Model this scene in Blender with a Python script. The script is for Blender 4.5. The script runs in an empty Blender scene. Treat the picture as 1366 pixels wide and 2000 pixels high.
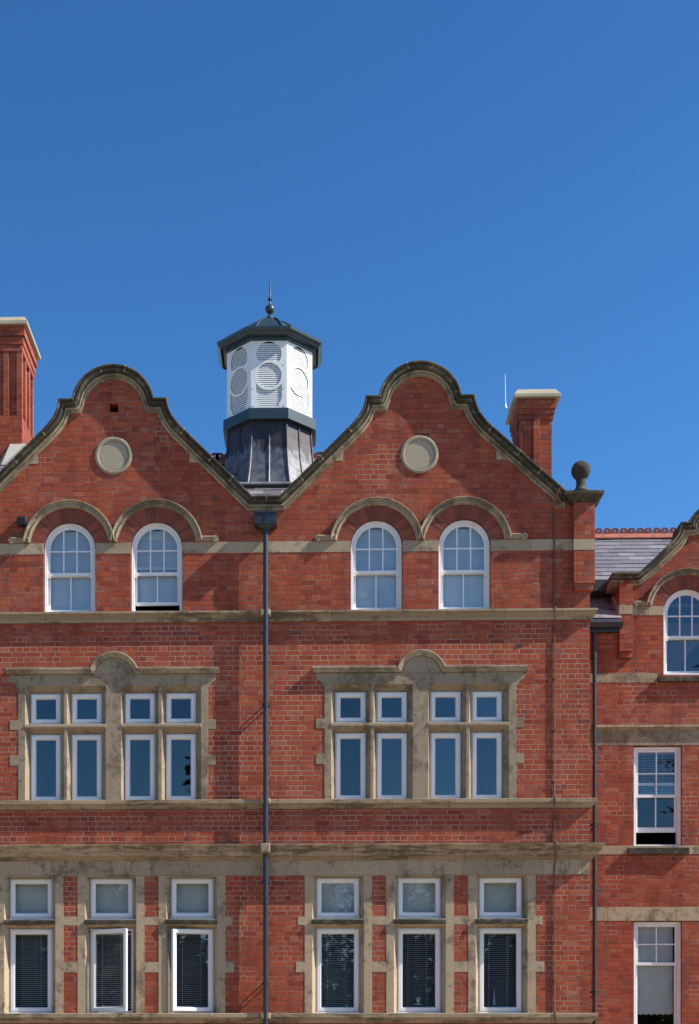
import bpy, bmesh, math, random
from math import sin, cos, pi, radians, sqrt, atan2, asin
from mathutils import Vector
from mathutils.geometry import tessellate_polygon

random.seed(11)
sc = bpy.context.scene
COL = sc.collection

# ------------------------------------------------------------------ camera / world / sun
D = 24.0; EYE = 1.65                      # camera distance from the facade, eye height
F = 2824.0; PX0 = 527.0; EY = 2065.0      # focal length and principal point in photo pixels (1366 x 2000)
TH = radians(1.3)                         # camera turned slightly left of square-on
cam = bpy.data.cameras.new('camera')
cam.sensor_fit = 'HORIZONTAL'; cam.sensor_width = 36.0
cam.lens = 36.0 * F / 1366.0
cam.shift_x = (683 - PX0) / 1366.0
cam.shift_y = (EY - 1000) / 1366.0
cam.clip_start = 0.1; cam.clip_end = 3000
co = bpy.data.objects.new('camera', cam); COL.objects.link(co)
co.location = (0, -D, EYE); co.rotation_euler = (radians(90), 0, TH)
sc.camera = co

SUN_DIR = Vector((-1.0, 0.205, -0.91)).normalized()       # the way the light travels
SUN_EL = asin(-SUN_DIR.z); SUN_AZ = atan2(-SUN_DIR.x, -SUN_DIR.y)
w = bpy.data.worlds.new('World'); sc.world = w; w.use_nodes = True
nt = w.node_tree; nt.nodes.clear()
wo = nt.nodes.new('ShaderNodeOutputWorld'); bg = nt.nodes.new('ShaderNodeBackground')
sky = nt.nodes.new('ShaderNodeTexSky'); sky.sky_type = 'NISHITA'; sky.sun_disc = False
sky.sun_elevation = SUN_EL; sky.sun_rotation = SUN_AZ
sky.altitude = 0; sky.air_density = 1.0; sky.dust_density = 0.25; sky.ozone_density = 4.0
hsv = nt.nodes.new('ShaderNodeHueSaturation'); hsv.inputs['Saturation'].default_value = 1.14; hsv.inputs['Hue'].default_value = 0.493
nt.links.new(sky.outputs[0], hsv.inputs['Color'])
gam = nt.nodes.new('ShaderNodeGamma'); gam.inputs[1].default_value = 1.4      # deep, polarised blue
nt.links.new(hsv.outputs[0], gam.inputs[0]); nt.links.new(gam.outputs[0], bg.inputs['Color']); bg.inputs['Strength'].default_value = 0.0505
nt.links.new(bg.outputs[0], wo.inputs['Surface'])
sun = bpy.data.lights.new('sun', 'SUN'); sun.energy = 4.0; sun.angle = radians(0.5); sun.color = (1.0, 0.92, 0.80)
so = bpy.data.objects.new('sun', sun); COL.objects.link(so); so.location = (20, -6, 30)
so.rotation_euler = SUN_DIR.to_track_quat('-Z', 'Y').to_euler()
sc.view_settings.view_transform = 'Standard'; sc.view_settings.look = 'None'
sc.view_settings.exposure = 1.0; sc.view_settings.gamma = 1.0
try: sc.view_settings.use_curve_mapping = False
except Exception: pass
sc.cycles.max_bounces = 8; sc.cycles.transparent_max_bounces = 12

# ------------------------------------------------------------------ photo measurements -> metres
def X(px, y=0.0):
    u = (px - PX0) / F
    return (-sin(TH) + u * cos(TH)) / (cos(TH) + u * sin(TH)) * (D + y)
def Z(py, y=0.0, px=820):
    u = (px - PX0) / F
    return EYE + (EY - py) / F / (cos(TH) + u * sin(TH)) * (D + y)
S = D / F                                  # metres per pixel on the facade

# ------------------------------------------------------------------ materials
def mat(name):
    m = bpy.data.materials.new(name); m.use_nodes = True
    n = m.node_tree; n.nodes.clear()
    out = n.nodes.new('ShaderNodeOutputMaterial')
    b = n.nodes.new('ShaderNodeBsdfPrincipled'); n.links.new(b.outputs[0], out.inputs[0])
    return m, n, b, out
class N:
    """terse node writing"""
    def __init__(s, nt): s.nt = nt
    def _set(s, node, i, v):
        if v is None: return
        if isinstance(v, bpy.types.NodeSocket): s.nt.links.new(v, node.inputs[i])
        else: node.inputs[i].default_value = v
    def m(s, op, a, b=None, c=None, clamp=False):
        n = s.nt.nodes.new('ShaderNodeMath'); n.operation = op; n.use_clamp = clamp
        s._set(n, 0, a); s._set(n, 1, b); s._set(n, 2, c); return n.outputs[0]
    def pos(s):
        return s.nt.nodes.new('ShaderNodeNewGeometry')
    def sep(s, v):
        n = s.nt.nodes.new('ShaderNodeSeparateXYZ'); s._set(n, 0, v); return n.outputs
    def comb(s, x, y, z):
        n = s.nt.nodes.new('ShaderNodeCombineXYZ'); s._set(n, 0, x); s._set(n, 1, y); s._set(n, 2, z); return n.outputs[0]
    def noise(s, vec, scale, detail=3, rough=0.55, dist=0.0):
        n = s.nt.nodes.new('ShaderNodeTexNoise'); s._set(n, 'Vector', vec)
        n.inputs['Scale'].default_value = scale; n.inputs['Detail'].default_value = detail
        n.inputs['Roughness'].default_value = rough; n.inputs['Distortion'].default_value = dist
        return n.outputs[0]
    def white(s, vec):
        n = s.nt.nodes.new('ShaderNodeTexWhiteNoise'); n.noise_dimensions = '3D'; s._set(n, 'Vector', vec); return n.outputs
    def ramp(s, fac, stops, interp='LINEAR'):
        n = s.nt.nodes.new('ShaderNodeValToRGB'); s._set(n, 0, fac); r = n.color_ramp; r.interpolation = interp
        while len(r.elements) < len(stops): r.elements.new(0.5)
        for e, (p, c) in zip(r.elements, stops): e.position = p; e.color = (*c, 1) if len(c) == 3 else c
        return n.outputs[0]
    def smooth(s, v, lo, hi, a=0.0, b=1.0):
        n = s.nt.nodes.new('ShaderNodeMapRange'); n.interpolation_type = 'SMOOTHSTEP'
        s._set(n, 0, v); s._set(n, 1, lo); s._set(n, 2, hi); s._set(n, 3, a); s._set(n, 4, b); return n.outputs[0]
    def mix(s, fac, a, b, mode='MIX'):
        n = s.nt.nodes.new('ShaderNodeMix'); n.data_type = 'RGBA'; n.blend_type = mode
        s._set(n, 0, fac)
        for i, v in ((6, a), (7, b)):
            if isinstance(v, bpy.types.NodeSocket): s.nt.links.new(v, n.inputs[i])
            else: n.inputs[i].default_value = (*v, 1)
        return n.outputs[2]
    def bump(s, h, strength, dist, normal=None):
        n = s.nt.nodes.new('ShaderNodeBump'); n.inputs['Strength'].default_value = strength
        n.inputs['Distance'].default_value = dist; s._set(n, 'Height', h)
        if normal is not None: s.nt.links.new(normal, n.inputs['Normal'])
        return n.outputs[0]
    def scalev(s, v, sx, sy, sz):
        n = s.nt.nodes.new('ShaderNodeMapping'); s._set(n, 0, v); n.inputs['Scale'].default_value = (sx, sy, sz); return n.outputs[0]
    def island(s):
        return s.nt.nodes.new('ShaderNodeNewGeometry').outputs['Random Per Island']

def brick_material(name, course=0.0832, length=0.241, zoff=0.0, uoff=0.0, light_mortar=0.5, tint=(1, 1, 1), joint=0.0051):
    m, n, b, out = mat(name); g = N(n)
    P = g.pos().outputs['Position']; x, y, z = g.sep(P)
    wob = g.noise(P, 3.0, 2); wob2 = g.noise(P, 45.0, 2)
    v = g.m('ADD', g.m('ADD', z, zoff), g.m('MULTIPLY', g.m('SUBTRACT', wob, 0.5), 0.010))
    u = g.m('ADD', g.m('ADD', g.m('ADD', x, y), uoff), g.m('MULTIPLY', g.m('SUBTRACT', g.noise(P, 4.3, 2), 0.5), 0.022))
    vr = g.m('DIVIDE', v, course); row = g.m('FLOOR', vr); fv = g.m('SUBTRACT', vr, row)
    par = g.m('FLOORED_MODULO', row, 2.0)                    # English bond: stretchers, then headers
    rowr = g.white(g.comb(row, 3.7, 1.1))[0]
    wd = g.m('SUBTRACT', length, g.m('MULTIPLY', par, length * 0.5))
    ur = g.m('ADD', g.m('DIVIDE', u, wd), g.m('ADD', g.m('MULTIPLY', par, 0.5), g.m('MULTIPLY', rowr, 0.16)))
    bi = g.m('FLOOR', ur); fu = g.m('SUBTRACT', ur, bi)
    du = g.m('MULTIPLY', g.m('MINIMUM', fu, g.m('SUBTRACT', 1.0, fu)), wd)
    dv = g.m('MULTIPLY', g.m('MINIMUM', fv, g.m('SUBTRACT', 1.0, fv)), course)
    d = g.m('ADD', g.m('MINIMUM', du, dv), g.m('MULTIPLY', g.m('SUBTRACT', wob2, 0.5), 0.006))
    mask = g.smooth(d, joint - 0.0022, joint + 0.0022)       # 0 in the joint, 1 on the brick
    idv = g.comb(bi, row, par)
    r1 = g.white(idv)[0]; r2 = g.white(g.comb(row, bi, 7.3))[0]
    T = lambda c: tuple(c[i] * tint[i] for i in range(3))
    bc = g.ramp(r1, [(0.0, T((0.235, 0.044, 0.026))), (0.14, T((0.305, 0.060, 0.029))), (0.42, T((0.36, 0.076, 0.033))),
                     (0.62, T((0.325, 0.066, 0.035))), (0.80, T((0.405, 0.097, 0.039))), (0.90, T((0.27, 0.060, 0.044))), (0.97, T((0.38, 0.125, 0.072))), (1.0, T((0.19, 0.05, 0.042)))])
    big = g.noise(P, 0.55, 4, 0.6); streak = g.noise(g.scalev(P, 2.2, 2.2, 0.45), 1.6, 4, 0.6); fine = g.noise(P, 90.0, 3, 0.7)
    bc = g.mix(g.smooth(big, 0.52, 0.75, 0.0, 0.45), bc, T((0.38, 0.135, 0.085)))      # pale, weathered patches
    bc = g.mix(g.smooth(streak, 0.48, 0.70, 0.0, 0.60), bc, T((0.17, 0.040, 0.026)))   # sooty streaks
    bc = g.mix(g.smooth(g.noise(P, 1.3, 7, 0.72), 0.60, 0.74, 0.0, 0.45), bc, T((0.44, 0.29, 0.235)))      # salts
    bc = g.mix(g.smooth(fine, 0.30, 0.80, 0.0, 0.45), bc, g.mix(1.0, bc, (0.60, 0.55, 0.55), 'MULTIPLY'))
    ml = g.noise(P, 1.1, 4, 0.65)
    ml = g.m('ADD', ml, g.m('MULTIPLY', g.m('SUBTRACT', r2, 0.5), 0.22))
    ml = g.m('ADD', ml, g.m('MULTIPLY', g.smooth(z, 8.4, 9.4, 0.14, -0.04), g.smooth(z, 3.0, 4.6, 0.25, 1.0)))
    lm = g.smooth(ml, 0.54 - light_mortar * 0.25, 0.86 - light_mortar * 0.25)
    mc = g.mix(lm, (0.080, 0.048, 0.038), (0.36, 0.275, 0.205))
    n.links.new(g.mix(mask, mc, bc), b.inputs['Base Color'])
    b.inputs['Roughness'].default_value = 0.88; b.inputs['Specular IOR Level'].default_value = 0.25
    h = g.m('ADD', g.m('MULTIPLY', mask, 0.9), g.m('ADD', g.m('MULTIPLY', fine, 0.35), g.m('MULTIPLY', r2, 0.25)))
    n.links.new(g.bump(h, 0.42, 0.004), b.inputs['Normal'])
    return m

def stone_material(name, base=(0.395, 0.308, 0.205), dirt=(0.13, 0.10, 0.068), amount=0.5, pale=(0.47, 0.41, 0.31), palea=0.25, streak=0.5, rough=0.9, stretch=(1, 1, 1), flake=0.0, joints=0.0):
    m, n, b, out = mat(name); g = N(n)
    P = g.pos().outputs['Position']; isl = g.island(); Q = g.scalev(P, *stretch)
    n1 = g.noise(Q, 1.6, 6, 0.68, 0.3); n2 = g.noise(g.scalev(P, 5.0, 5.0, 1.0), 1.4, 5, 0.65); n3 = g.noise(Q, 9.0, 7, 0.72); fine = g.noise(P, 55.0, 4, 0.75); mid = g.noise(P, 22.0, 6, 0.75)
    c = g.mix(g.smooth(isl, 0.0, 1.0), tuple(k * 0.84 for k in base), tuple(min(1, k * 1.13) for k in base))
    c = g.mix(g.smooth(n3, 0.5, 0.68, 0.0, palea), c, pale)
    c = g.mix(g.smooth(mid, 0.48, 0.66, 0.0, 0.38), c, tuple(k * 0.55 for k in base))
    dm = g.m('ADD', g.m('MULTIPLY', n1, 0.65), g.m('ADD', g.m('MULTIPLY', n2, 0.35 * streak), g.m('MULTIPLY', n3, 0.40)))
    t = 0.5 * (0.65 + 0.35 * streak + 0.40)
    c = g.mix(g.smooth(dm, t + 0.10 - amount * 0.28, t + 0.20 - amount * 0.22, 0.0, 0.80), c, dirt)
    if flake:
        fl = g.noise(P, 5.5, 9, 0.78, 0.2); c = g.mix(g.smooth(fl, 0.545, 0.575, 0.0, flake), c, pale)
    c = g.mix(g.smooth(fine, 0.38, 0.72, 0.0, 0.5), c, g.mix(1.0, c, (0.55, 0.53, 0.50), 'MULTIPLY'))
    if joints:
        x, y, z = g.sep(P); zr = g.m('FLOOR', g.m('MULTIPLY', z, 1.3)); u = g.m('DIVIDE', g.m('ADD', x, g.m('MULTIPLY', g.white(g.comb(zr, 2.0, 5.0))[0], 0.8)), joints)
        u = g.m('ADD', u, g.m('MULTIPLY', g.m('SUBTRACT', g.noise(g.comb(x, 0.0, zr), 0.9, 1), 0.5), 0.35))
        bi = g.m('FLOOR', u); fu = g.m('SUBTRACT', u, bi); dj = g.m('MULTIPLY', g.m('MINIMUM', fu, g.m('SUBTRACT', 1.0, fu)), joints)
        tint = g.white(g.comb(bi, zr, 1.0))[0]
        c = g.mix(g.smooth(tint, 0.0, 1.0, 0.0, 0.45), c, g.mix(1.0, c, (0.62, 0.58, 0.52), 'MULTIPLY'))
        c = g.mix(g.smooth(dj, 0.003, 0.007, 0.65, 0.0), c, (0.09, 0.07, 0.05))
    n.links.new(c, b.inputs['Base Color'])
    b.inputs['Roughness'].default_value = rough; b.inputs['Specular IOR Level'].default_value = 0.2
    n.links.new(g.bump(g.m('ADD', g.m('MULTIPLY', n3, 0.6), g.m('ADD', g.m('MULTIPLY', mid, 0.6), fine)), 0.45, 0.005), b.inputs['Normal'])
    return m

def plain(name, color, rough=0.5, metal=0.0, spec=0.5, var=0.12, scale=14.0, bump=0.0):
    m, n, b, out = mat(name); g = N(n)
    P = g.pos().outputs['Position']; f = g.noise(P, scale, 4, 0.6)
    n.links.new(g.mix(g.smooth(f, 0.3, 0.75, 0.0, 1.0), color, tuple(k * (1 - var) for k in color)), b.inputs['Base Color'])
    b.inputs['Roughness'].default_value = rough; b.inputs['Metallic'].default_value = metal; b.inputs['Specular IOR Level'].default_value = spec
    if bump: n.links.new(g.bump(f, bump, 0.004), b.inputs['Normal'])
    return m

M = {}
M['brick'] = brick_material('red brick')
M['chimney brick'] = brick_material('chimney brick', light_mortar=0.25, zoff=0.03)
M['wing brick'] = brick_material('wing brick', light_mortar=0.12, zoff=0.045, uoff=0.13, tint=(0.93, 0.93, 0.95))
M['stone'] = stone_material('buff sandstone', amount=0.40, flake=0.22, pale=(0.43, 0.37, 0.275))
M['pale stone'] = stone_material('clean sandstone', base=(0.38, 0.325, 0.235), amount=0.18, palea=0.4)
M['course stone'] = stone_material('weathered moulding stone', amount=0.46, stretch=(0.35, 1, 2.2), dirt=(0.085, 0.063, 0.038), palea=0.35, joints=0.95)
M['hood stone'] = stone_material('weathered hood stone', base=(0.35, 0.285, 0.20), amount=0.60, palea=0.4, flake=0.25)
M['sooty stone'] = stone_material('sooty sandstone', base=(0.33, 0.26, 0.175), dirt=(0.15, 0.116, 0.078), amount=0.48, flake=0.4, pale=(0.37, 0.325, 0.25))
M['coping stone'] = stone_material('lichened coping stone', base=(0.17, 0.142, 0.098), dirt=(0.026, 0.024, 0.019), amount=0.80, pale=(0.40, 0.37, 0.27), palea=0.3, streak=0.2, flake=0.2)
M['moulding stone'] = stone_material('coping moulding stone', base=(0.33, 0.27, 0.185), dirt=(0.10, 0.085, 0.06), amount=0.5, palea=0.4)
M['black stone'] = stone_material('blackened stone', base=(0.13, 0.112, 0.08), dirt=(0.024, 0.022, 0.018), amount=0.9, pale=(0.36, 0.34, 0.26), palea=0.3, flake=0.18)
M['white'] = plain('white painted wood', (0.76, 0.76, 0.75), 0.42, var=0.10, scale=5)
M['upvc'] = plain('white window frame', (0.80, 0.80, 0.79), 0.4, var=0.05)
M['pipe'] = plain('dark blue grey paint', (0.020, 0.028, 0.040), 0.42, var=0.3)
M['teal'] = plain('dark teal paint', (0.024, 0.048, 0.057), 0.38, var=0.25, scale=6)
M['black'] = plain('black void', (0.006, 0.006, 0.006), 0.9); M['grey core'] = plain('grey shade core', (0.07, 0.072, 0.075), 0.9)
M['terracotta'] = plain('new terracotta', (0.37, 0.115, 0.068), 0.75, var=0.35, scale=9)
M['dark terracotta'] = plain('old terracotta', (0.20, 0.050, 0.036), 0.8, var=0.35, scale=9)
M['cap'] = plain('cream chimney capping', (0.40, 0.35, 0.25), 0.6, var=0.18, scale=5)
M['mortar'] = plain('arch mortar', (0.34, 0.21, 0.15), 0.9, var=0.7, scale=6)
M['blind'] = plain('grey blind slat', (0.46, 0.46, 0.46), 0.5)
M['blind dark'] = plain('dark grey blind slat', (0.34, 0.34, 0.345), 0.5)
M['pale blind'] = plain('pale cloth', (0.72, 0.75, 0.74), 0.85, var=0.12, scale=3)
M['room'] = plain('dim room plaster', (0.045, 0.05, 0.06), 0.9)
M['tape'] = plain('brown conductor tape', (0.16, 0.065, 0.045), 0.7, var=0.3)
M['metal'] = plain('galvanised rod', (0.62, 0.63, 0.65), 0.35, metal=0.6)
M['lead pale'] = plain('pale lead flashing', (0.33, 0.33, 0.34), 0.55, var=0.35, scale=5)
M['render'] = stone_material('pale weathered mortar', base=(0.44, 0.42, 0.37), amount=0.25, palea=0.5)

m, n, b, out = mat('voussoir brick'); g = N(n); P = g.pos().outputs['Position']
f = g.noise(P, 40, 4, 0.7)
c = g.ramp(g.island(), [(0, (0.14, 0.034, 0.021)), (0.35, (0.22, 0.042, 0.022)), (0.7, (0.27, 0.055, 0.027)), (1, (0.31, 0.075, 0.036))])
n.links.new(g.mix(g.smooth(f, 0.35, 0.7, 0, 0.55), c, (0.12, 0.034, 0.024)), b.inputs['Base Color']); b.inputs['Roughness'].default_value = 0.85
n.links.new(g.bump(f, 0.3, 0.003), b.inputs['Normal']); M['voussoir'] = m

m, n, b, out = mat('purple slate'); g = N(n); P = g.pos().outputs['Position']
f = g.noise(P, 5, 4, 0.7); f2 = g.noise(P, 60, 2)
c = g.ramp(g.island(), [(0, (0.14, 0.128, 0.142)), (0.4, (0.19, 0.174, 0.188)), (0.75, (0.225, 0.207, 0.216)), (1, (0.30, 0.285, 0.285))])
n.links.new(g.mix(g.smooth(f, 0.4, 0.75, 0, 0.35), c, (0.22, 0.19, 0.21)), b.inputs['Base Color'])
b.inputs['Roughness'].default_value = 0.36; b.inputs['Specular IOR Level'].default_value = 0.8; n.links.new(g.bump(f2, 0.25, 0.002), b.inputs['Normal']); M['slate'] = m

m, n, b, out = mat('stained lead with shade'); g = N(n); P = g.pos().outputs['Position']; x, y, z = g.sep(P)
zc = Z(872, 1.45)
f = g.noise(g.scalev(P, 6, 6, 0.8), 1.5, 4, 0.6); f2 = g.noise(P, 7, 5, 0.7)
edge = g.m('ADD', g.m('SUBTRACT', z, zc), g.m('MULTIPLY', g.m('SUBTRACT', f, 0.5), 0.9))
c = g.mix(g.smooth(edge, -0.04, 0.05), g.mix(g.smooth(f2, 0.35, 0.7), (0.15, 0.155, 0.165), (0.055, 0.056, 0.066)), g.mix(g.smooth(f2, 0.4, 0.7), (0.030, 0.024, 0.026), (0.052, 0.040, 0.041)))  # upper dark tone paints the band's shadow along with water stain
n.links.new(c, b.inputs['Base Color']); b.inputs['Roughness'].default_value = 0.45; b.inputs['Metallic'].default_value = 0.25
n.links.new(g.bump(f2, 0.25, 0.006), b.inputs['Normal']); M['lead'] = m

def glass_material(name, refl, tintc):
    m = bpy.data.materials.new(name); m.use_nodes = True; n = m.node_tree; n.nodes.clear(); g = N(n)
    out = n.nodes.new('ShaderNodeOutputMaterial'); mx = n.nodes.new('ShaderNodeMixShader')
    tr = n.nodes.new('ShaderNodeBsdfTransparent'); tr.inputs[0].default_value = (*tintc, 1)
    gl = n.nodes.new('ShaderNodeBsdfGlossy'); gl.inputs['Roughness'].default_value = 0.012; gl.inputs[0].default_value = (0.95, 0.97, 1.0, 1)
    lw = n.nodes.new('ShaderNodeLayerWeight'); lw.inputs[0].default_value = 0.35
    P = g.pos().outputs['Position']
    oi = n.nodes.new('ShaderNodeObjectInfo'); wr = g.white(g.comb(oi.outputs['Random'], 4.1, 2.2))[1]; va = n.nodes.new('ShaderNodeVectorMath'); va.operation = 'MULTIPLY_ADD'
    n.links.new(wr, va.inputs[0]); va.inputs[1].default_value = (0.016, 0.0, 0.022); vs = n.nodes.new('ShaderNodeVectorMath'); vs.operation = 'SUBTRACT'
    n.links.new(g.pos().outputs['Normal'], vs.inputs[0]); vs.inputs[1].default_value = (0.008, 0, 0.011); n.links.new(vs.outputs[0], va.inputs[2])
    vn = n.nodes.new('ShaderNodeVectorMath'); vn.operation = 'NORMALIZE'; n.links.new(va.outputs[0], vn.inputs[0])
    bn = g.bump(g.noise(P, 1.7, 2, 0.5), 0.03, 0.006, vn.outputs[0]); n.links.new(bn, gl.inputs['Normal'])
    refl = g.m('MULTIPLY', refl, g.m('ADD', 0.6, g.m('MULTIPLY', oi.outputs['Random'], 0.8)))
    n.links.new(g.m('ADD', refl, g.m('MULTIPLY', lw.outputs['Fresnel'], 0.5)), mx.inputs[0])
    n.links.new(tr.outputs[0], mx.inputs[1]); n.links.new(gl.outputs[0], mx.inputs[2]); n.links.new(mx.outputs[0], out.inputs[0])
    return m
M['glass'] = glass_material('window glass', 0.042, (0.90, 0.93, 0.94))
M['clear glass'] = glass_material('clear window glass', 0.022, (0.90, 0.92, 0.92))

# ------------------------------------------------------------------ mesh building
class MB:
    def __init__(s): s.v = []; s.f = []
    def vert(s, p): s.v.append(tuple(p)); return len(s.v) - 1
    def face(s, *i): s.f.append(tuple(i))
    def poly(s, pts): s.face(*[s.vert(p) for p in pts])
    def box(s, x0, x1, y0, y1, z0, z1):
        k = [s.vert(p) for p in ((x0,y0,z0),(x1,y0,z0),(x1,y1,z0),(x0,y1,z0),(x0,y0,z1),(x1,y0,z1),(x1,y1,z1),(x0,y1,z1))]
        for q in ((0,1,5,4),(1,2,6,5),(2,3,7,6),(3,0,4,7),(4,5,6,7),(3,2,1,0)): s.face(*[k[i] for i in q])
    def hexa(s, p):        # eight corners, order as box
        k = [s.vert(q) for q in p]
        for q in ((0,1,5,4),(1,2,6,5),(2,3,7,6),(3,0,4,7),(4,5,6,7),(3,2,1,0)): s.face(*[k[i] for i in q])
    def slab(s, outer, holes, y0, y1, back=None, tf=None, outer_back=None):
        """front face outer-with-holes at y0, back face at y1 (holes may narrow to `back`), all rims closed"""
        tf = tf or (lambda x, z, y: (x, y, z))
        fr = [outer] + list(holes); bk = [outer_back or outer] + list(back or holes)
        ids = []
        for loops, y in ((fr, y0), (bk, y1)):
            idx = [[s.vert(tf(x, z, y)) for x, z in L] for L in loops]
            flat = [i for L in idx for i in L]
            for t in tessellate_polygon([[Vector((x, z, 0)) for x, z in L] for L in loops]): s.face(*[flat[i] for i in t])
            ids.append(idx)
        for a, b2 in zip(*ids):
            k = len(a)
            for i in range(k): j = (i + 1) % k; s.face(a[i], a[j], b2[j], b2[i])
    def grid(s, rows, caps=True, closed=True):
        ids = [[s.vert(p) for p in r] for r in rows]; k = len(rows[0])
        for r in range(len(rows) - 1):
            for i in range(k if closed else k - 1):
                j = (i + 1) % k; s.face(ids[r][i], ids[r][j], ids[r+1][j], ids[r+1][i])
        if caps: s.face(*ids[0]); s.face(*ids[-1])
    def sweep(s, path, prof):            # path (x,z) in the facade, prof closed list of (inward, y)
        s.grid([[(x + mx * nn, y, z + mz * nn) for nn, y in prof] for (x, z), (mx, mz) in zip(path, mitres(path))])
    def plan(s, path, prof):             # path (x,y) in plan, prof closed list of (outward, z)
        s.grid([[(x + mx * o, y + my * o, z) for o, z in prof] for (x, y), (mx, my) in zip(path, mitres(path))])
    def lathe(s, c, prof, seg=24, rot=0.0):
        rows = [[(c[0] + max(r, 1e-4) * cos(rot + 2*pi*i/seg), c[1] + max(r, 1e-4) * sin(rot + 2*pi*i/seg), z) for i in range(seg)] for r, z in prof]
        s.grid(rows)
    def tube(s, path, r, seg=10):
        rows = []
        for i, p in enumerate(path):
            p = Vector(p); a = Vector(path[max(0, i-1)]); c = Vector(path[min(len(path)-1, i+1)])
            t = (c - a).normalized(); ref = Vector((0, 1, 0)) if abs(t.y) < 0.9 else Vector((1, 0, 0))
            e1 = t.cross(ref).normalized(); e2 = t.cross(e1)
            rr = r[i] if isinstance(r, (list, tuple)) else r
            rows.append([p + e1 * rr * cos(2*pi*k/seg) + e2 * rr * sin(2*pi*k/seg) for k in range(seg)])
        s.grid(rows)
    def build(s, name, material, parent=None, smooth=28, bevel=0.0, recalc=True):
        me = bpy.data.meshes.new(name); me.from_pydata(s.v, [], s.f); me.validate()
        if recalc:
            bm = bmesh.new(); bm.from_mesh(me); bmesh.ops.recalc_face_normals(bm, faces=bm.faces); bm.to_mesh(me); bm.free()
        if smooth:
            me.polygons.foreach_set('use_smooth', [True] * len(me.polygons)); me.set_sharp_from_angle(angle=radians(smooth))
        me.materials.append(material); o = bpy.data.objects.new(name, me); COL.objects.link(o)
        if parent: o.parent = parent
        if bevel:
            b = o.modifiers.new('soft edges', 'BEVEL'); b.width = bevel; b.segments = 2; b.limit_method = 'ANGLE'; b.angle_limit = radians(40)
        return o

def mitres(path):
    out = []; k = len(path)
    def nrm(a, b):
        dx, dy = b[0] - a[0], b[1] - a[1]; l = sqrt(dx*dx + dy*dy) or 1; return (dy / l, -dx / l)
    for i in range(k):
        n1 = nrm(path[i-1], path[i]) if i else None; n2 = nrm(path[i], path[i+1]) if i < k - 1 else None
        if n1 is None: out.append(n2)
        elif n2 is None: out.append(n1)
        else:
            d = max(1 + n1[0]*n2[0] + n1[1]*n2[1], 0.35); out.append(((n1[0]+n2[0])/d, (n1[1]+n2[1])/d))
    return out
def offset(path, d): return [(x + mx*d, z + mz*d) for (x, z), (mx, mz) in zip(path, mitres(path))]
def rect(x0, x1, z0, z1): return [(x0, z0), (x1, z0), (x1, z1), (x0, z1)]
def arc(cx, cz, r, a0, a1, k): return [(cx + r*cos(a0 + (a1-a0)*i/k), cz + r*sin(a0 + (a1-a0)*i/k)) for i in range(k + 1)]
def archpoly(cx, zs, r, zb, k=28): return [(cx - r, zb), (cx + r, zb)] + arc(cx, zs, r, 0, pi, k)
def root(name, label, cat, loc, group=None):
    o = bpy.data.objects.new(name, None); COL.objects.link(o); o.location = loc; o.empty_display_size = 0.3
    o['label'] = label; o['category'] = cat
    if group: o['group'] = group
    bpy.context.view_layer.update()
    ROOTS.append(o); return o
ROOTS = []
def tag(o, label, cat, group=None, kind=None):
    if label: o['label'] = label
    if cat: o['category'] = cat
    if group: o['group'] = group
    if kind: o['kind'] = kind
    return o
def shift_copy(o, dx, dy=0.0, parent=None):
    c = o.copy(); COL.objects.link(c); c.location = (o.location.x + dx, o.location.y + dy, o.location.z)
    if parent: c.parent = parent
    for ch in list(o.children):
        d = ch.copy(); COL.objects.link(d); d.parent = c
    return c

# ------------------------------------------------------------------ ground
mb = MB(); mb.poly([(-900, -900, 0), (900, -900, 0), (900, 900, 0), (-900, 900, 0)])
m, n, b, out = mat('pale bounce ground'); g = N(n); P = g.pos().outputs['Position']  # unseen ground, made pale and warm to bounce light onto the facade
f = g.noise(P, 0.3, 5, 0.7); f2 = g.noise(P, 60, 3, 0.7)
n.links.new(g.mix(g.smooth(f2, 0.3, 0.7, 0, 0.5), g.mix(g.smooth(f, 0.4, 0.65), (0.40, 0.31, 0.205), (0.34, 0.265, 0.175)), (0.22, 0.17, 0.12)), b.inputs['Base Color'])
b.inputs['Roughness'].default_value = 0.95
gr = mb.build('ground', m, smooth=0); gr['kind'] = 'structure'

# ------------------------------------------------------------------ main building
BLD = root('brick_building', 'red brick building with twin curved gables, stone bands and white windows', 'building', (0, 0, 0))
XR = X(1152.5); XL = X(-120); CR = X(820); CL = X(222); DX = CL - CR
ZG = -0.3

def gable_half(y):
    """right half of a curved gable from its top: photo offsets from the centre line -> metres"""
    r = 82.0; pts = []
    a1 = asin((786 - 769) / r)
    for i in range(15):
        a = pi/2 - (pi/2 - a1) * i / 14; pts.append((r * cos(a), 786 - r * sin(a)))
    pts += [(81, 771), (106.5, 771), (108, 782), (111, 793), (116, 804), (123, 814), (133, 826), (140, 832.5)]
    return pts
YC = -0.13
half = gable_half(YC)
def gx(cx, off): return cx + off * S * (D + YC) / D
slope_end = (274, 962)
def gable_path(cx, left_end, right_end):
    R = [(gx(cx, a), Z(b_, YC)) for a, b_ in half] + right_end
    L = [(gx(cx, -a), Z(b_, YC)) for a, b_ in half[1:]] + left_end
    return L[::-1] + R
zval = Z(965, YC); xm = (gx(CL, 274) + gx(CR, -274)) / 2
pathL = gable_path(CL, [(gx(CL, -274), zval), (XL, zval)], [(gx(CL, 274), zval), (xm - 0.004, zval)])
pathR = gable_path(CR, [(gx(CR, -274), zval), (xm + 0.004, zval)], [(gx(CR, 283), Z(960, YC)), (X(1112, YC), Z(973, YC))])
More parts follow.
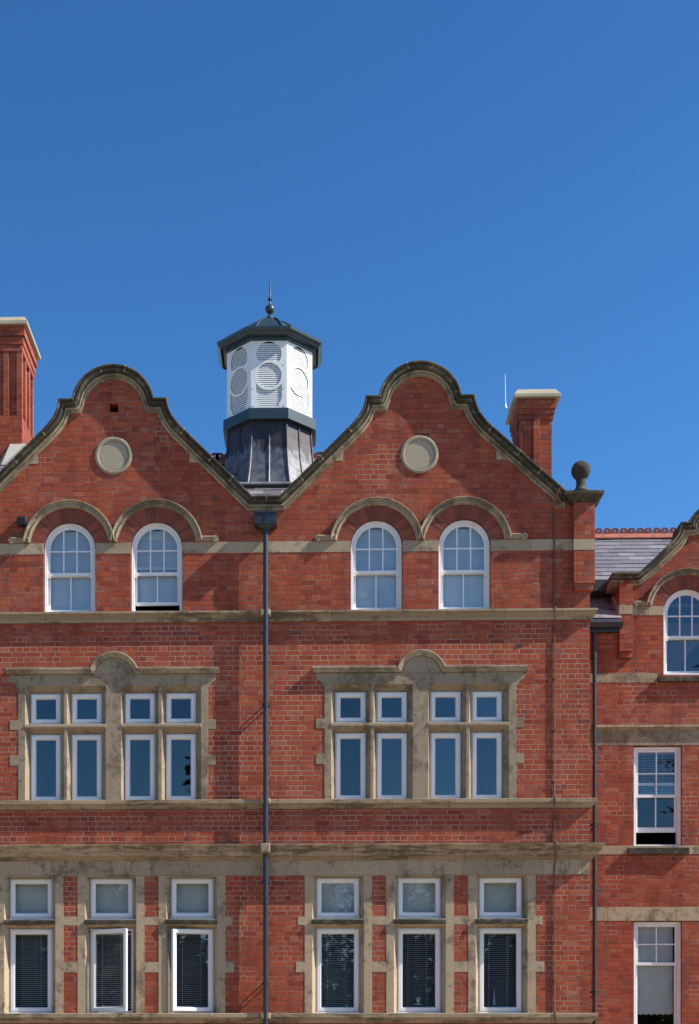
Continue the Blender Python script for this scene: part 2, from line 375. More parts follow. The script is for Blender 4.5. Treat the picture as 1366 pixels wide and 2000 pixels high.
# moulded coping, swept along the gable
prof = [(0.0, 0.34), (0.0, -0.140), (0.008, -0.152), (0.026, -0.152), (0.032, -0.140), (0.036, -0.108), (0.050, -0.110), (0.062, -0.122), (0.085, -0.124), (0.100, -0.112), (0.108, -0.090), (0.112, 0.0), (0.112, 0.34)]
prof2 = [(0.1125, 0.30), (0.1125, -0.052), (0.118, -0.060), (0.138, -0.066), (0.150, -0.060), (0.154, -0.034), (0.160, -0.030), (0.168, -0.044), (0.182, -0.046), (0.190, -0.030), (0.205, -0.022), (0.205, 0.30)]
for pth in (pathL, pathR):
    mb = MB(); mb.sweep(pth, prof)
    o = mb.build('gable_coping', M['coping stone'], BLD, smooth=40)
    mb = MB(); mb.sweep(pth, prof2); mb.build('coping_moulding', M['moulding stone'], o, smooth=40)
JP = [(o + dn, y - 0.004 if y < 0 else y) for (o, y), dn in zip(prof, [-0.004] * len(prof))]
for cx in (CL, CR):
    for a, b_, t in ((196, 884, 0), (236, 922, 0), (141, 833.5, 0), (-196, 884, 0), (-236, 922, 0), (-141, 833.5, 0), (26, 708, 1), (-26, 708, 1)):
        x_, z_ = gx(cx, a), Z(b_, YC)
        dx_, dz_ = (0.706, -0.706) if a > 0 else (0.706, 0.706)
        if t: dx_, dz_ = (0.95, -0.31) if a > 0 else (0.95, 0.31)
        # drop the point onto the coping line
        base = [p for p in (pathL if cx == CL else pathR)]
        best = min(((p, q) for p, q in zip(base[:-1], base[1:])), key=lambda s_: abs((s_[0][0] + s_[1][0]) / 2 - x_) if min(s_[0][0], s_[1][0]) - 1e-6 <= x_ <= max(s_[0][0], s_[1][0]) + 1e-6 else 9)
        (xa, za), (xb, zb_) = best; tt = (x_ - xa) / (xb - xa) if abs(xb - xa) > 1e-6 else 0; l_ = sqrt((xb-xa)**2 + (zb_-za)**2)
        px_, pz_ = x_, za + (zb_ - za) * tt; ux, uz = (xb - xa) / l_ * 0.009, (zb_ - za) / l_ * 0.009
        mb = MB(); mb.sweep([(px_ - ux, pz_ - uz), (px_ + ux, pz_ + uz)], JP); mb.build('coping_joint', M['pale stone'], BLD, smooth=40)
# little kneeler stones under the copings and raised joints
for cx in (CL, CR):
    mb = MB()
    for sgn in (-1, 1):
        for off, py in ((150, 888), (262, 985)):
            xa = gx(cx, sgn * off); xb = gx(cx, sgn * (off + 22)); z1 = Z(py - 12, 0); z0 = Z(py + 11, 0)
            pts = [(xa, z0), (xb, z0), (xb, z1 - 0.02), (xa, z1 + 0.12)]
            if sgn < 0: pts = pts[::-1]
            if off == 262 and ((cx == CR and sgn < 0) or (cx == CL)): continue
            mb = MB(); mb.slab(pts, [], -0.006, 0.2); mb.build('kneeler_stone', M['stone'], BLD, bevel=0.004)
# joint bands: slim raised stones straddling the coping joints
# ---- openings
UZ = {'spring': Z(1064), 'bot': Z(1193.5), 'imp_t': Z(1055.5), 'imp_b': Z(1077)}
RW = 50.8 * S; RR = 78.0 * S
UP = [X(735.7), X(907.7)]                       # upper arched windows, right bay
def ring_hole(cx):
    zt = UZ['imp_t']; dz = zt - UZ['spring']; xo = sqrt(RR*RR - dz*dz); a0 = asin(dz / RR)
    return [(cx - RW, UZ['bot']), (cx + RW, UZ['bot']), (cx + RW, zt), (cx + xo, zt)] + arc(cx, UZ['spring'], RR, a0, pi - a0, 30)[1:-1] + [(cx - xo, zt), (cx - RW, zt)]
L2 = [(654.9, 716.0), (736.0, 797.0), (841.4, 902.7), (923.0, 983.7)]        # second storey lights
L2F = [(647.5, 724.0), (730.0, 806.5), (837.0, 911.0), (917.0, 994.5)]       # their openings in the stone face
L1 = [(617.7, 703.4), (777.3, 863.2), (937.2, 1022.8)]                       # ground storey windows
DXU = DX - 3.0 * S; DX2 = DX - 2.0 * S
DXG = DX - 6.0 * S                                                            # the lower left windows sit a little further left
holes = []
for dx in (0, DX):
    for cx in [c_ - (3.0 * S if dx else 0) for c_ in UP]: holes.append([(x + dx, z) for x, z in ring_hole(cx)])
    holes.append(rect(X(643) + (DX2 if dx else 0), X(999) + (DX2 if dx else 0), Z(1566), Z(1330)))
for dx in (0, DXG):
    for a, b_ in L1: holes.append(rect(X(a) - 0.07 + dx, X(b_) + 0.07 + dx, Z(1981.5), Z(1700)))
hv = rect(X(513.5), X(529.5), Z(998), Z(985.5)); holes.append(hv)             # gutter outlet
hs = rect(X(214), X(231), Z(799), Z(782)); holes.append(hs)                   # small vent
inner = offset(pathL, 0.10)[:-1] + offset(pathR, 0.10)[1:]
outer = [(XL, ZG), (XR, ZG), (XR, Z(975))] + [(x, z) for x, z in inner[::-1] if x < XR - 0.05]
outer[-1] = (XL, outer[-1][1])
mb = MB(); mb.slab(outer, holes, 0.0, 0.33)
mb.build('wall', M['brick'], BLD, smooth=0)
mb = MB(); zs_ = Z(968)
mb.box(XR - 0.33, XR, 0.333, 6.2, ZG, zs_); mb.box(XL, XR - 0.333, 5.87, 6.2, ZG, zs_); mb.box(XL, XL + 0.33, 0.333, 5.867, ZG, zs_)
mb.build('side_wall', M['brick'], BLD, smooth=0)
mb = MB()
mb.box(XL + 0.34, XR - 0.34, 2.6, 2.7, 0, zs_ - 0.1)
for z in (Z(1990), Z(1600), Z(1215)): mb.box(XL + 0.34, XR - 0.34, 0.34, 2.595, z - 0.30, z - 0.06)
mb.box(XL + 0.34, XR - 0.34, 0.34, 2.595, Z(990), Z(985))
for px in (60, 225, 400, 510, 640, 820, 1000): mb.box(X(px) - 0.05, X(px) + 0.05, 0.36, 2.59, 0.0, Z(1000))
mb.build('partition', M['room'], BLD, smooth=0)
mb = MB(); mb.box(X(512), X(531), 0.30, 0.329, Z(999.5), Z(984)); mb.build('gutter_outlet', M['black'], BLD, smooth=0)
mb = MB(); mb.box(X(212), X(233), 0.20, 0.329, Z(801), Z(780)); mb.build('vent', M['black'], BLD, smooth=0)

# ---- string courses, mitred round the corner
planp = [(XL, 0.0), (XR, 0.0), (XR, 2.27)]
def course(py0, py1, pr, material, name='string_course', notch=True):
    z1 = Z(py0); z0 = Z(py1); h = z1 - z0
    p = [(-0.05, z1 + 0.004)] + [(o, z1 - t * h) for o, t in pr] + [(-0.05, z0)]
    mb = MB(); mb.plan(planp, p)
    o = mb.build(name, material, BLD, smooth=40)
    # boss where the course runs out round the rainwater pipe
    mb = MB(); cx = X(519); mo = max(a for a, _ in pr)
    mb.slab(rect(cx - 0.078, cx + 0.078, z1 - h * 0.55, z1 + 0.004), [], -(mo + 0.055 if mo < 0.15 else mo + 0.012), -mo * 0.5, outer_back=rect(cx - 0.09, cx + 0.09, z1 - h * 0.66, z1 + 0.003))
    mb.build('pipe_boss', M['sooty stone'], BLD, bevel=0.012)
    return o
course(1193.5, 1213.5, [(0.100, 0.0), (0.115, 0.03), (0.115, 0.22), (0.100, 0.26), (0.085, 0.34), (0.066, 0.50), (0.052, 0.60), (0.048, 0.74), (0.038, 0.78), (0.036, 0.98)], M['course stone'])
course(1562.0, 1580.0, [(0.090, 0.0), (0.105, 0.04), (0.105, 0.42), (0.094, 0.50), (0.070, 0.55), (0.050, 0.72), (0.030, 0.96)], M['course stone'])
course(1650.5, 1680.5, [(0.195, 0.0), (0.215, 0.02), (0.215, 0.14), (0.190, 0.20), (0.165, 0.34), (0.160, 0.44), (0.135, 0.48), (0.120, 0.60), (0.105, 0.74), (0.070, 0.80), (0.045, 0.92), (0.020, 1.0)], M['course stone'], 'cornice')
course(1979.5, 1999.0, [(0.100, 0.0), (0.115, 0.04), (0.115, 0.42), (0.100, 0.50), (0.075, 0.60), (0.050, 0.80), (0.030, 0.97)], M['course stone'])

# ---- ashlar frieze under the cornice, as separate blocks with fine joints
def blocks(px0, px1, z0, z1, y0, y1, cuts, mb):
    e = [px0] + cuts + [px1]
    for a, b_ in zip(e[:-1], e[1:]): mb.box(a + 0.0015, b_ - 0.0015, y0, y1, z0, z1)
mb = MB(); cuts = [X(q) for q in (-30, 58, 137, 218, 296, 370, 453, 520, 580, 669, 741, 820, 903, 985, 1062, 1136)]
blocks(XL, XR - 0.002, Z(1708.8), Z(1679.5), -0.007, 0.10, cuts, mb)
mb.build('frieze', M['stone'], BLD, smooth=0, bevel=0.002)

# ---- plain stone impost band between the arched windows
xs = []
for dx in (DXU, 0): xs += [(UP[0] + dx - RW, UP[0] + dx + RW), (UP[1] + dx - RW, UP[1] + dx + RW)]
edges = [XL] + [e for p in xs for e in p] + [X(1119)]
for a, b_ in zip(edges[0::2], edges[1::2]):
    k = max(1, round((b_ - a) / 0.75)); cuts = [a + (b_ - a) * (i + random.uniform(-0.12, 0.12)) / k for i in range(1, k)]
    mb = MB(); blocks(a, b_, UZ['imp_b'], UZ['imp_t'], -0.005, 0.09, cuts, mb)
    mb.build('impost_band', M['stone'], BLD, smooth=0, bevel=0.002)

# ---- gauged brick arches and hood moulds
def brick_arch(cx, zs, y, ri, ro, a0, parent):
    mb = MB(); k = 31
    for i in range(k):
        t0 = a0 + (pi - 2*a0) * i / k; t1 = a0 + (pi - 2*a0) * (i + 1) / k; gp = 0.0034 / ro
        dy = random.uniform(-0.002, 0.002)
        q = []
        for yy in (y + dy, y + 0.09):
            for t, g_ in ((t0, gp * 1.2), (t1, -gp * 1.2)): 
                q.append((ri, t + g_ * 1.3, yy)); q.append((ro, t + g_, yy))
        P8 = [(cx + r*cos(t), yy, zs + r*sin(t)) for r, t, yy in q]
        mb.hexa([P8[0], P8[1], P8[3], P8[2], P8[4], P8[5], P8[7], P8[6]])
    o = mb.build('brick_arch', M['voussoir'], parent, smooth=0)
    mb = MB(); A = arc(cx, zs, ri + 0.004, a0, pi - a0, 30); B = arc(cx, zs, ro - 0.001, a0, pi - a0, 30)
    mb.slab(A + B[::-1], [], y + 0.004, y + 0.088)
    mb.build('mortar_bed', M['mortar'], o, smooth=0)
    return o
def scroll(mb, x, z, y, r):
    for rr, yy in ((r, y - 0.030), (r * 0.78, y - 0.024)): pass
    seg = 20
    for ro, ri, yy in ((r, r * 0.66, -0.052), (r * 0.66, r * 0.36, -0.036), (r * 0.36, 0.0, -0.058)):
        A = [(x + ro*cos(2*pi*i/seg), z + ro*sin(2*pi*i/seg)) for i in range(seg)]
        mb.slab(A, [], y + yy, y + 0.03)
hprof = [(-0.114, 0.03), (-0.114, -0.080), (-0.108, -0.092), (-0.096, -0.092), (-0.090, -0.078), (-0.086, -0.050), (-0.060, -0.040), (-0.044, -0.046), (-0.036, -0.058), (-0.024, -0.058), (-0.018, -0.046), (-0.014, -0.024), (0.0, -0.020), (0.0, 0.03)]
def hood(c0, c1, zs, zt, ri, xl, xr, y, parent, material, sc_=1.0):
    """double arched hood mould with level ends that stop in scrolls; inner edge is the path"""
    r = ri; dz = zt - zs; xo = sqrt(r*r - dz*dz); a0 = asin(dz / r); hp = [(a * sc_, y + b_) for a, b_ in hprof]
    mb = MB(); lw_ = 0.035
    p = [(xl, zt), (c0 - xo - 0.0, zt)] + arc(c0, zs, r, pi - a0, (a0 if c1 is None else a0), 34)[1:]
    p1 = [(c0 - xo, zt)] + arc(c0, zs, r, pi - a0, a0, 34)[1:]
    mb.sweep(p1, hp)
    if c1 is not None:
        p2 = [(c1 - xo, zt)] + arc(c1, zs, r, pi - a0, a0, 34)[1:]
        mb.sweep(p2, [(a, b_ + 0.0015) for a, b_ in hp])
    ends = [(xl, c0 - xo - 0.03 * sc_)] + ([((c1 if c1 is not None else c0) + xo + 0.03 * sc_, xr)] if xr is not None else [])
    for a, b_ in ends:
        mb.sweep([(a, zt + 0.006), (b_, zt + 0.006)], [(-0.078 * sc_, y + 0.03), (-0.078 * sc_, y - 0.056), (-0.060 * sc_, y - 0.064), (-0.046 * sc_, y - 0.05), (-0.02 * sc_, y - 0.03), (0.0, y - 0.022), (0.0, y + 0.03)])
    scroll(mb, xl, zt + 0.040 * sc_, y, 0.056 * sc_)
    if xr is not None: scroll(mb, xr, zt + 0.040 * sc_, y, 0.056 * sc_)
    return mb.build('hood_mould', material, parent, smooth=40)
a0u = asin((UZ['imp_t'] - UZ['spring']) / RR) + 0.012
for dx in (0, DXU):
    for cx in UP: brick_arch(cx + dx, UZ['spring'], 0.004, RW + 0.002, RR - 0.001, a0u, BLD)
    hood(UP[0] + dx, UP[1] + dx, UZ['spring'], UZ['imp_t'] + 0.004, RR - 0.004, X(622) + dx, X(1024) + dx, 0.0, BLD, M['hood stone'])

# ---- roundels
for cx, py in ((CR, 887.5), (X(222), 890)):
    r = 36.8 * S; z = Z(py, 0, 820 if cx == CR else 222); mb = MB(); seg = 48
    pr = [(0.0, 0.0), (r * 0.75, 0.0), (r * 0.775, 0.006), (r * 0.80, -0.014), (r * 0.87, -0.022), (r * 0.94, -0.018), (r * 1.0, -0.010), (r * 1.01, 0.03)]
    mb.grid([[(cx + max(q, 1e-3)*cos(2*pi*i/seg), y, z + max(q, 1e-3)*sin(2*pi*i/seg)) for i in range(seg)] for q, y in [(a, b_ - 0.004) for a, b_ in pr]])
    mb.build('roundel', M['pale stone'], BLD, smooth=35)

# ---- second storey: mullioned stone windows
Y2 = 0.135
def L2holes(dx, zf0, zf1, zb0, zb1):
    return [rect(X(a) + dx, X(b_) + dx, zf0, zf1) for a, b_ in L2F], [rect(X(a) - 0.006 + dx, X(b_) + 0.006 + dx, zb0, zb1) for a, b_ in L2]
def surround(dx):
    zt = Z(1314); zh = Z(1341); xl = X(634.0) + dx; xr = X(1008.6) + dx
    fT, bT = L2holes(dx, Z(1411.5), Z(1336.5), Z(1410), Z(1346.5)); fB, bB = L2holes(dx, Z(1563.5), Z(1419), Z(1562.8), Z(1427))
    x1, x2 = X(617.5) + dx, X(1024) + dx
    out = [(xl, Z(1563.2)), (xr, Z(1563.2))]
    for a, b_ in ((1492, 1472), (1422, 1403)): out += [(xr, Z(a)), (x2, Z(a)), (x2, Z(b_)), (xr, Z(b_))]
    out += [(xr, zh), (xr + 0.06, Z(1331)), (x2, Z(1325)), (x2, zt), (x1, zt), (x1, Z(1325)), (xl - 0.06, Z(1331)), (xl, zh)]
    for a, b_ in ((1403, 1422), (1472, 1492)): out += [(xl, Z(a)), (x1, Z(a)), (x1, Z(b_)), (xl, Z(b_))]
    mb = MB(); mb.slab(out, fT + fB, -0.008, Y2, back=bT + bB)
    o = mb.build('stone_surround', M['sooty stone'], BLD, smooth=0, bevel=0.004)
    # rebate behind the chamfers that holds the frames
    mb = MB(); mb.slab(rect(X(641) + dx, X(1001) + dx, Z(1566.5), Z(1329)), bT + bB, Y2 + 0.0005, Y2 + 0.14); mb.build('rebate', M['sooty stone'], o, smooth=0)
    # transom weathering (nosing)
    mb = MB()
    for a, b_ in ((646.5, 807), (836.5, 995)):
        mb.slab(rect(X(a) + dx, X(b_) + dx, Z(1417.5), Z(1411.8)), [], -0.022, 0.05)
    mb.build('transom', M['stone'], o, bevel=0.006)
    # lintel joints
    # tympanum and label mould
    cx = X(823) + dx; zc = Z(1321.5); r = 39.5 * S
    a = asin((zt - zc) / r)
    mb = MB(); mb.slab(arc(cx, zc, r, a, pi - a, 24), [], -0.012, 0.05); mb.build('tympanum', M['sooty stone'], o, smooth=0)
    rp = 40 * S; zl = Z(1313.5); a = asin((zl - zc) / rp); xo = rp * cos(a)
    lp = [(-0.088, 0.03), (-0.088, -0.084), (-0.080, -0.094), (-0.062, -0.094), (-0.054, -0.078), (-0.032, -0.056), (-0.012, -0.050), (0.0, -0.040), (0.0, 0.03)]
    path = [(X(611.5) + dx, zl), (cx - xo - 0.0, zl)] + arc(cx, zc, rp, pi - a, a, 26)[1:-1] + [(cx + xo, zl), (X(1030.5) + dx, zl)]
    mb = MB(); mb.sweep(path, lp); mb.build('label_mould', M['hood stone'], BLD, smooth=40)
    return o
for dx in (0, DX2): surround(dx)

# ---- ground storey: stone dressings with brick panels between
YG = 0.14
def ground_dressing(dx):
    F0, B0 = [], []
    for a, b_ in L1:
        x0, x1 = X(a) + dx, X(b_) + dx
        F0.append(rect(x0 - 0.062, x1 + 0.066, Z(1794.5), Z(1703.8))); B0.append(rect(x0 - 0.006, x1 + 0.006, Z(1793.2), Z(1711.5)))
        F0.append(rect(x0 - 0.062, x1 + 0.066, Z(1980.5), Z(1806))); B0.append(rect(x0 - 0.006, x1 + 0.006, Z(1980), Z(1811.2)))
    zt = Z(1709.4); zb = Z(1980.2)
    blk = [(1806.5, 1790.5), (1899, 1879)]
    for i, (a, b_) in enumerate(L1):
        x0, x1 = X(a) + dx, X(b_) + dx
        xl, xr = x0 - 0.19, x1 + 0.20
        out = [(xl, zb), (xr, zb)]
        er = 0.115 if i == 2 else 0.0; el = 0.115 if i == 0 else 0.0
        if er:
            for p, q in blk[::-1]: out += [(xr, Z(p)), (xr + er + (0.03 if p > 1850 else 0), Z(p)), (xr + er + (0.03 if p > 1850 else 0), Z(q)), (xr, Z(q))]
        out += [(xr, zt), (xl, zt)]
        if el:
            for p, q in blk: out += [(xl, Z(q)), (xl - el - (0.03 if p > 1850 else 0), Z(q)), (xl - el - (0.03 if p > 1850 else 0), Z(p)), (xl, Z(p))]
        # jambs run up behind the frieze, head chamfer included
        mb = MB(); f0 = [F0[2*i], F0[2*i+1]]; f0[0] = rect(f0[0][0][0], f0[0][1][0], f0[0][0][1], zt - 0.012)
        b0 = [B0[2*i], B0[2*i+1]]; b0[0] = rect(b0[0][0][0], b0[0][1][0], b0[0][0][1], Z(1711.5))
        mb.slab(out, f0, -0.006, YG, back=b0)
        o = mb.build('stone_surround', M['stone'], BLD, smooth=0, bevel=0.004)
        mb = MB(); mb.slab(rect(x0 - 0.10, x1 + 0.10, Z(1982.5), Z(1698)), b0, YG + 0.0005, YG + 0.14); mb.build('rebate', M['stone'], o, smooth=0)
        mb = MB(); mb.slab(rect(x0 - 0.07, x1 + 0.072, Z(1804.5), Z(1796.5)), [], -0.050, YG - 0.01, outer_back=rect(x0 - 0.055, x1 + 0.055, Z(1806), Z(1793.6)))
        mb.build('sill', M['black stone'], o, bevel=0.008)
    for (a, b_), (c_, d_) in zip(L1[:-1], L1[1:]):
        xl, xr = X(b_) + dx + 0.201, X(c_) + dx - 0.191
        for p, q in blk:
            mb = MB(); mb.box(xl, xr, -0.005, 0.10, Z(p), Z(q)); mb.build('band_stone', M['stone'], BLD, bevel=0.003)
for dx in (0, DXG): ground_dressing(dx)

# ------------------------------------------------------------------ windows
def casement(x0, x1, z0, z1, y, name_parent, fw=0.036, sw=0.076, sill=0.03, swing=None, glass='glass', bm_top=True):
    """plastic frame, sash and pane; swing = (hinge side, angle) for an open sash"""
    mb = MB(); ou = rect(x0, x1, z0, z1); inn = rect(x0 + fw, x1 - fw, z0 + fw + sill * 0.5, z1 - fw)
    mb.slab(ou, [inn], y, y + 0.07)
    mb.slab(rect(x0 - 0.004, x1 + 0.004, z0 - 0.002, z0 + sill * 0.8), [], y - 0.028, y - 0.0005)
    w_ = mb.build('window', M['upvc'], name_parent, bevel=0.004)
    a, b_, c_, d_ = x0 + fw * 0.62, x1 - fw * 0.62, z0 + fw * 0.62 + sill * 0.55, z1 - fw * 0.62
    tf = None
    if swing:
        side, ang = swing; hx = a if side < 0 else b_
        def tf(x, z, yy):
            u = x - hx; vv = yy - (y - 0.002); s_ = ang if side < 0 else -ang
            return (hx + u * cos(s_) + vv * sin(s_) * (1 if side < 0 else 1), (y - 0.002) - abs(u) * sin(ang) + vv * cos(ang), z)
    mb = MB(); ys = y - 0.022
    mb.slab(rect(a, b_, c_, d_), [rect(a + sw * 0.72, b_ - sw * 0.72, c_ + sw * 0.72, d_ - sw * 0.72)], ys, y + 0.03, back=[rect(a + sw, b_ - sw, c_ + sw, d_ - sw)], tf=tf)
    mb.build('sash', M['upvc'], w_, bevel=0.0035)
    mb = MB(); mb.slab(rect(a + sw * 0.95, b_ - sw * 0.95, c_ + sw * 0.95, d_ - sw * 0.95), [], y + 0.012, y + 0.018, tf=tf)
    mb.build('pane', M[glass], w_, smooth=0)
    return w_
for dx, tag_ in ((0, 'R'), (DX2, 'L')):
    for a, b_ in L2:
        casement(X(a) + dx, X(b_) + dx, Z(1409.5), Z(1347), Y2 + 0.01, BLD)
        casement(X(a) + dx, X(b_) + dx, Z(1562.3), Z(1427.5), Y2 + 0.01, BLD)
for dx, tag_ in ((0, 'R'), (DXG, 'L')):
    for i, (a, b_) in enumerate(L1):
        casement(X(a) + dx, X(b_) + dx, Z(1792.8), Z(1712), YG + 0.01, BLD, glass='clear glass')
        sw = None
        if tag_ == 'L' and i == 1: sw = (-1, radians(24))
        if tag_ == 'L' and i == 2: sw = (1, radians(15))
        casement(X(a) + dx, X(b_) + dx, Z(1979.6), Z(1811.6), YG + 0.01, BLD, swing=sw, glass='clear glass')

def arched_sash(cx, zs, r, zb, zm, y, parent, bars_z, lift=0.0, k=28):
    """box sash with a round head: six panes over two; zm = top of the meeting rail"""
    mb = MB(); fw = 0.048
    mb.slab(archpoly(cx, zs, r, zb, k), [archpoly(cx, zs, r - fw, zb + 0.045, k)], y, y + 0.15, back=[archpoly(cx, zs, r - fw - 0.004, zb + 0.045, k)])
    mb.slab(archpoly(cx, zs, r - 0.001, zb - 0.0, k), [archpoly(cx, zs, r - 0.020, zb + 0.03, k)], y - 0.014, y - 0.0004)
    mb.box(cx - r, cx + r, y - 0.045, y - 0.016, zb - 0.004, zb + 0.022)
    w_ = mb.build('window', M['white'], parent, smooth=30, bevel=0.003)
    ri = r - fw - 0.002; st = 0.040; yu = y + 0.025; yl = y + 0.075; mr = 0.050
    mb = MB(); mb.slab(archpoly(cx, zs, ri, zm - mr, k), [archpoly(cx, zs, ri - st, zm, k)], yu, yu + 0.045)
    gw = (ri - st); bw = 0.011
    for t in (-1/3, 1/3):
        xx = cx + gw * t; top = zs + sqrt(max((gw + 0.01)**2 - (gw * t)**2, 0)); mb.box(xx - bw, xx + bw, yu + 0.006, yu + 0.038, zm - 0.004, top)
    mb.box(cx - gw - 0.005, cx + gw + 0.005, yu + 0.008, yu + 0.036, bars_z - bw, bars_z + bw)
    for s_ in (-1, 1): mb.box(cx + s_ * ri - 0.045 * (s_ > 0), cx + s_ * ri + 0.045 * (s_ < 0), yu - 0.012, yu + 0.044, zm - mr - 0.04, zm - mr + 0.03)     # horns
    for t in (-0.62, 0.62): mb.box(cx + gw * t - 0.04, cx + gw * t + 0.04, yu + 0.046, yu + 0.075, zm + 0.0, zm + 0.022)
    mb.build('upper_sash', M['white'], w_, smooth=30)
    mb = MB(); mb.slab(archpoly(cx, zs, gw + 0.006, zm - 0.01, k), [], yu + 0.020, yu + 0.026); mb.build('pane', M['glass'], w_, smooth=0)
    z0 = zb + 0.050 + lift; z1 = zm - 0.004 + lift; br = 0.075 if lift == 0 else 0.085
    mb = MB(); mb.slab(rect(cx - ri, cx + ri, z0, z1), [rect(cx - ri + st, cx + ri - st, z0 + br * 0.62, z1 - mr)], yl, yl + 0.045)
    mb.box(cx - bw, cx + bw, yl + 0.006, yl + 0.038, z0 + br * 0.5, z1 - mr + 0.005)
    mb.build('lower_sash', M['white'], w_, smooth=0, bevel=0.003)
    mb = MB(); mb.slab(rect(cx - ri + st - 0.006, cx + ri - st + 0.006, z0 + br * 0.58, z1 - mr + 0.006), [], yl + 0.020, yl + 0.026); mb.build('pane', M['glass'], w_, smooth=0)
    return w_
YU = 0.075
for dx, lifts in ((0, (0, 0)), (DXU, (0, 13.0 * S))):
    for cx, lf in zip(UP, lifts): arched_sash(cx + dx, UZ['spring'], RW - 0.006, UZ['bot'] + 0.012, Z(1110), YU, BLD, Z(1067.5), lift=lf)

def square_sash(x0, x1, z0, z1, zm, y, parent, hz, lower_bar=True, lift=0.0, glass='glass', lower_glass=True):
    mb = MB(); fw = 0.055; mb.slab(rect(x0, x1, z0, z1), [rect(x0 + fw, x1 - fw, z0 + 0.05, z1 - 0.045)], y, y + 0.16)
    mb.slab(rect(x0 + 0.001, x1 - 0.001, z0 + 0.001, z1 - 0.001), [rect(x0 + 0.022, x1 - 0.022, z0 + 0.03, z1 - 0.022)], y - 0.014, y - 0.0004)
    w_ = mb.build('window', M['white'], parent, smooth=0, bevel=0.003)
    a, b_ = x0 + fw + 0.002, x1 - fw - 0.002; st = 0.042; yu = y + 0.03; yl = y + 0.08; mr = 0.052; bw = 0.011; cx = (a + b_) / 2
    mb = MB(); mb.slab(rect(a, b_, zm - mr, z1 - 0.043), [rect(a + st, b_ - st, zm, z1 - 0.043 - st)], yu, yu + 0.045)
    mb.box(cx - bw, cx + bw, yu + 0.006, yu + 0.038, zm - 0.004, z1 - 0.08); mb.box(a + st - 0.005, b_ - st + 0.005, yu + 0.008, yu + 0.036, hz - bw, hz + bw)
    mb.build('upper_sash', M['white'], w_, smooth=0, bevel=0.003)
    mb = MB(); mb.slab(rect(a + st - 0.006, b_ - st + 0.006, zm - 0.006, z1 - 0.043 - st + 0.006), [], yu + 0.02, yu + 0.026); mb.build('pane', M[glass], w_, smooth=0)
    c_, d_ = z0 + 0.052 + lift, zm - 0.004 + lift; br = 0.09
    mb = MB(); mb.slab(rect(a, b_, c_, d_), [rect(a + st, b_ - st, c_ + br, d_ - mr)], yl, yl + 0.045)
    if lower_bar: mb.box(cx - bw, cx + bw, yl + 0.006, yl + 0.038, c_ + br - 0.01, d_ - mr + 0.01)
    mb.build('lower_sash', M['white'], w_, smooth=0, bevel=0.003)
    mb = MB(); mb.slab(rect(a + st - 0.006, b_ - st + 0.006, c_ + br - 0.006, d_ - mr + 0.006), [], yl + 0.02, yl + 0.026); mb.build('pane', M[glass], w_, smooth=0)
    return w_

# ------------------------------------------------------------------ corner pier with cap and ball
x0, x1 = X(1119), X(1160)
mb = MB(); mb.box(x0, x1, -0.11, 0.33, Z(1141.5, -.1), Z(1077.2, -.1)); mb.box(x0, x1, -0.11, 0.33, Z(1055.8, -.1), Z(972, -.1))
mb.box(x0 + 0.02, XR + 0.035, -0.085, 0.33, Z(1154, -.1), Z(1141.5, -.1) - 0.001)
mb.build('pier', M['brick'], BLD, smooth=0, bevel=0.003)
mb = MB(); mb.box(x0 - 0.001, x1 + 0.001, -0.114, 0.331, Z(1077, -.1), Z(1056, -.1)); mb.build('pier_band', M['stone'], BLD, smooth=0)
mb = MB(); zc1 = Z(961, -.2); zc0 = Z(985, -.1); h = zc1 - zc0; xa = X(1118, -.1)
pp = [(-0.10, zc1 + 0.006), (0.112, zc1), (0.125, zc1 - 0.06 * h), (0.125, zc1 - 0.34 * h), (0.108, zc1 - 0.40 * h), (0.090, zc1 - 0.52 * h), (0.055, zc1 - 0.66 * h), (0.040, zc1 - 0.78 * h), (0.018, zc1 - 0.84 * h), (0.012, zc0), (-0.10, zc0)]
mb.plan([(xa - 0.02, 0.33), (xa - 0.02, -0.11), (x1, -0.11), (x1, 0.36)], pp); mb.box(xa - 0.01, x1 - 0.01, -0.10, 0.36, zc0 + 0.002, zc1 + 0.004)
mb.build('pier_cap', M['black stone'], BLD, smooth=40)
cx = X(1135.5, 0.08); zb = Z(960.5, -0.06); r = 18.6 * S
z2 = Z(959.5, .05) ; zball = Z(922.5, 0.1)
pr = [(0.0, zb), (0.20, zc1), (0.20, zb - 0.01), (0.165, zb), (0.172, zb + 0.02), (0.165, zb + 0.035), (0.130, zb + 0.045), (0.105, zb + 0.07), (0.082, zb + 0.12), (0.076, zb + 0.16), (0.080, zball - r * 0.92)]
pr += [(r * cos(a), zball + r * sin(a)) for a in [(-1.08 + i * (pi/2 + 1.08) / 16) for i in range(17)]]
mb = MB(); mb.lathe((cx, 0.10), pr, 32); mb.build('ball_finial', M['black stone'], BLD, smooth=45)

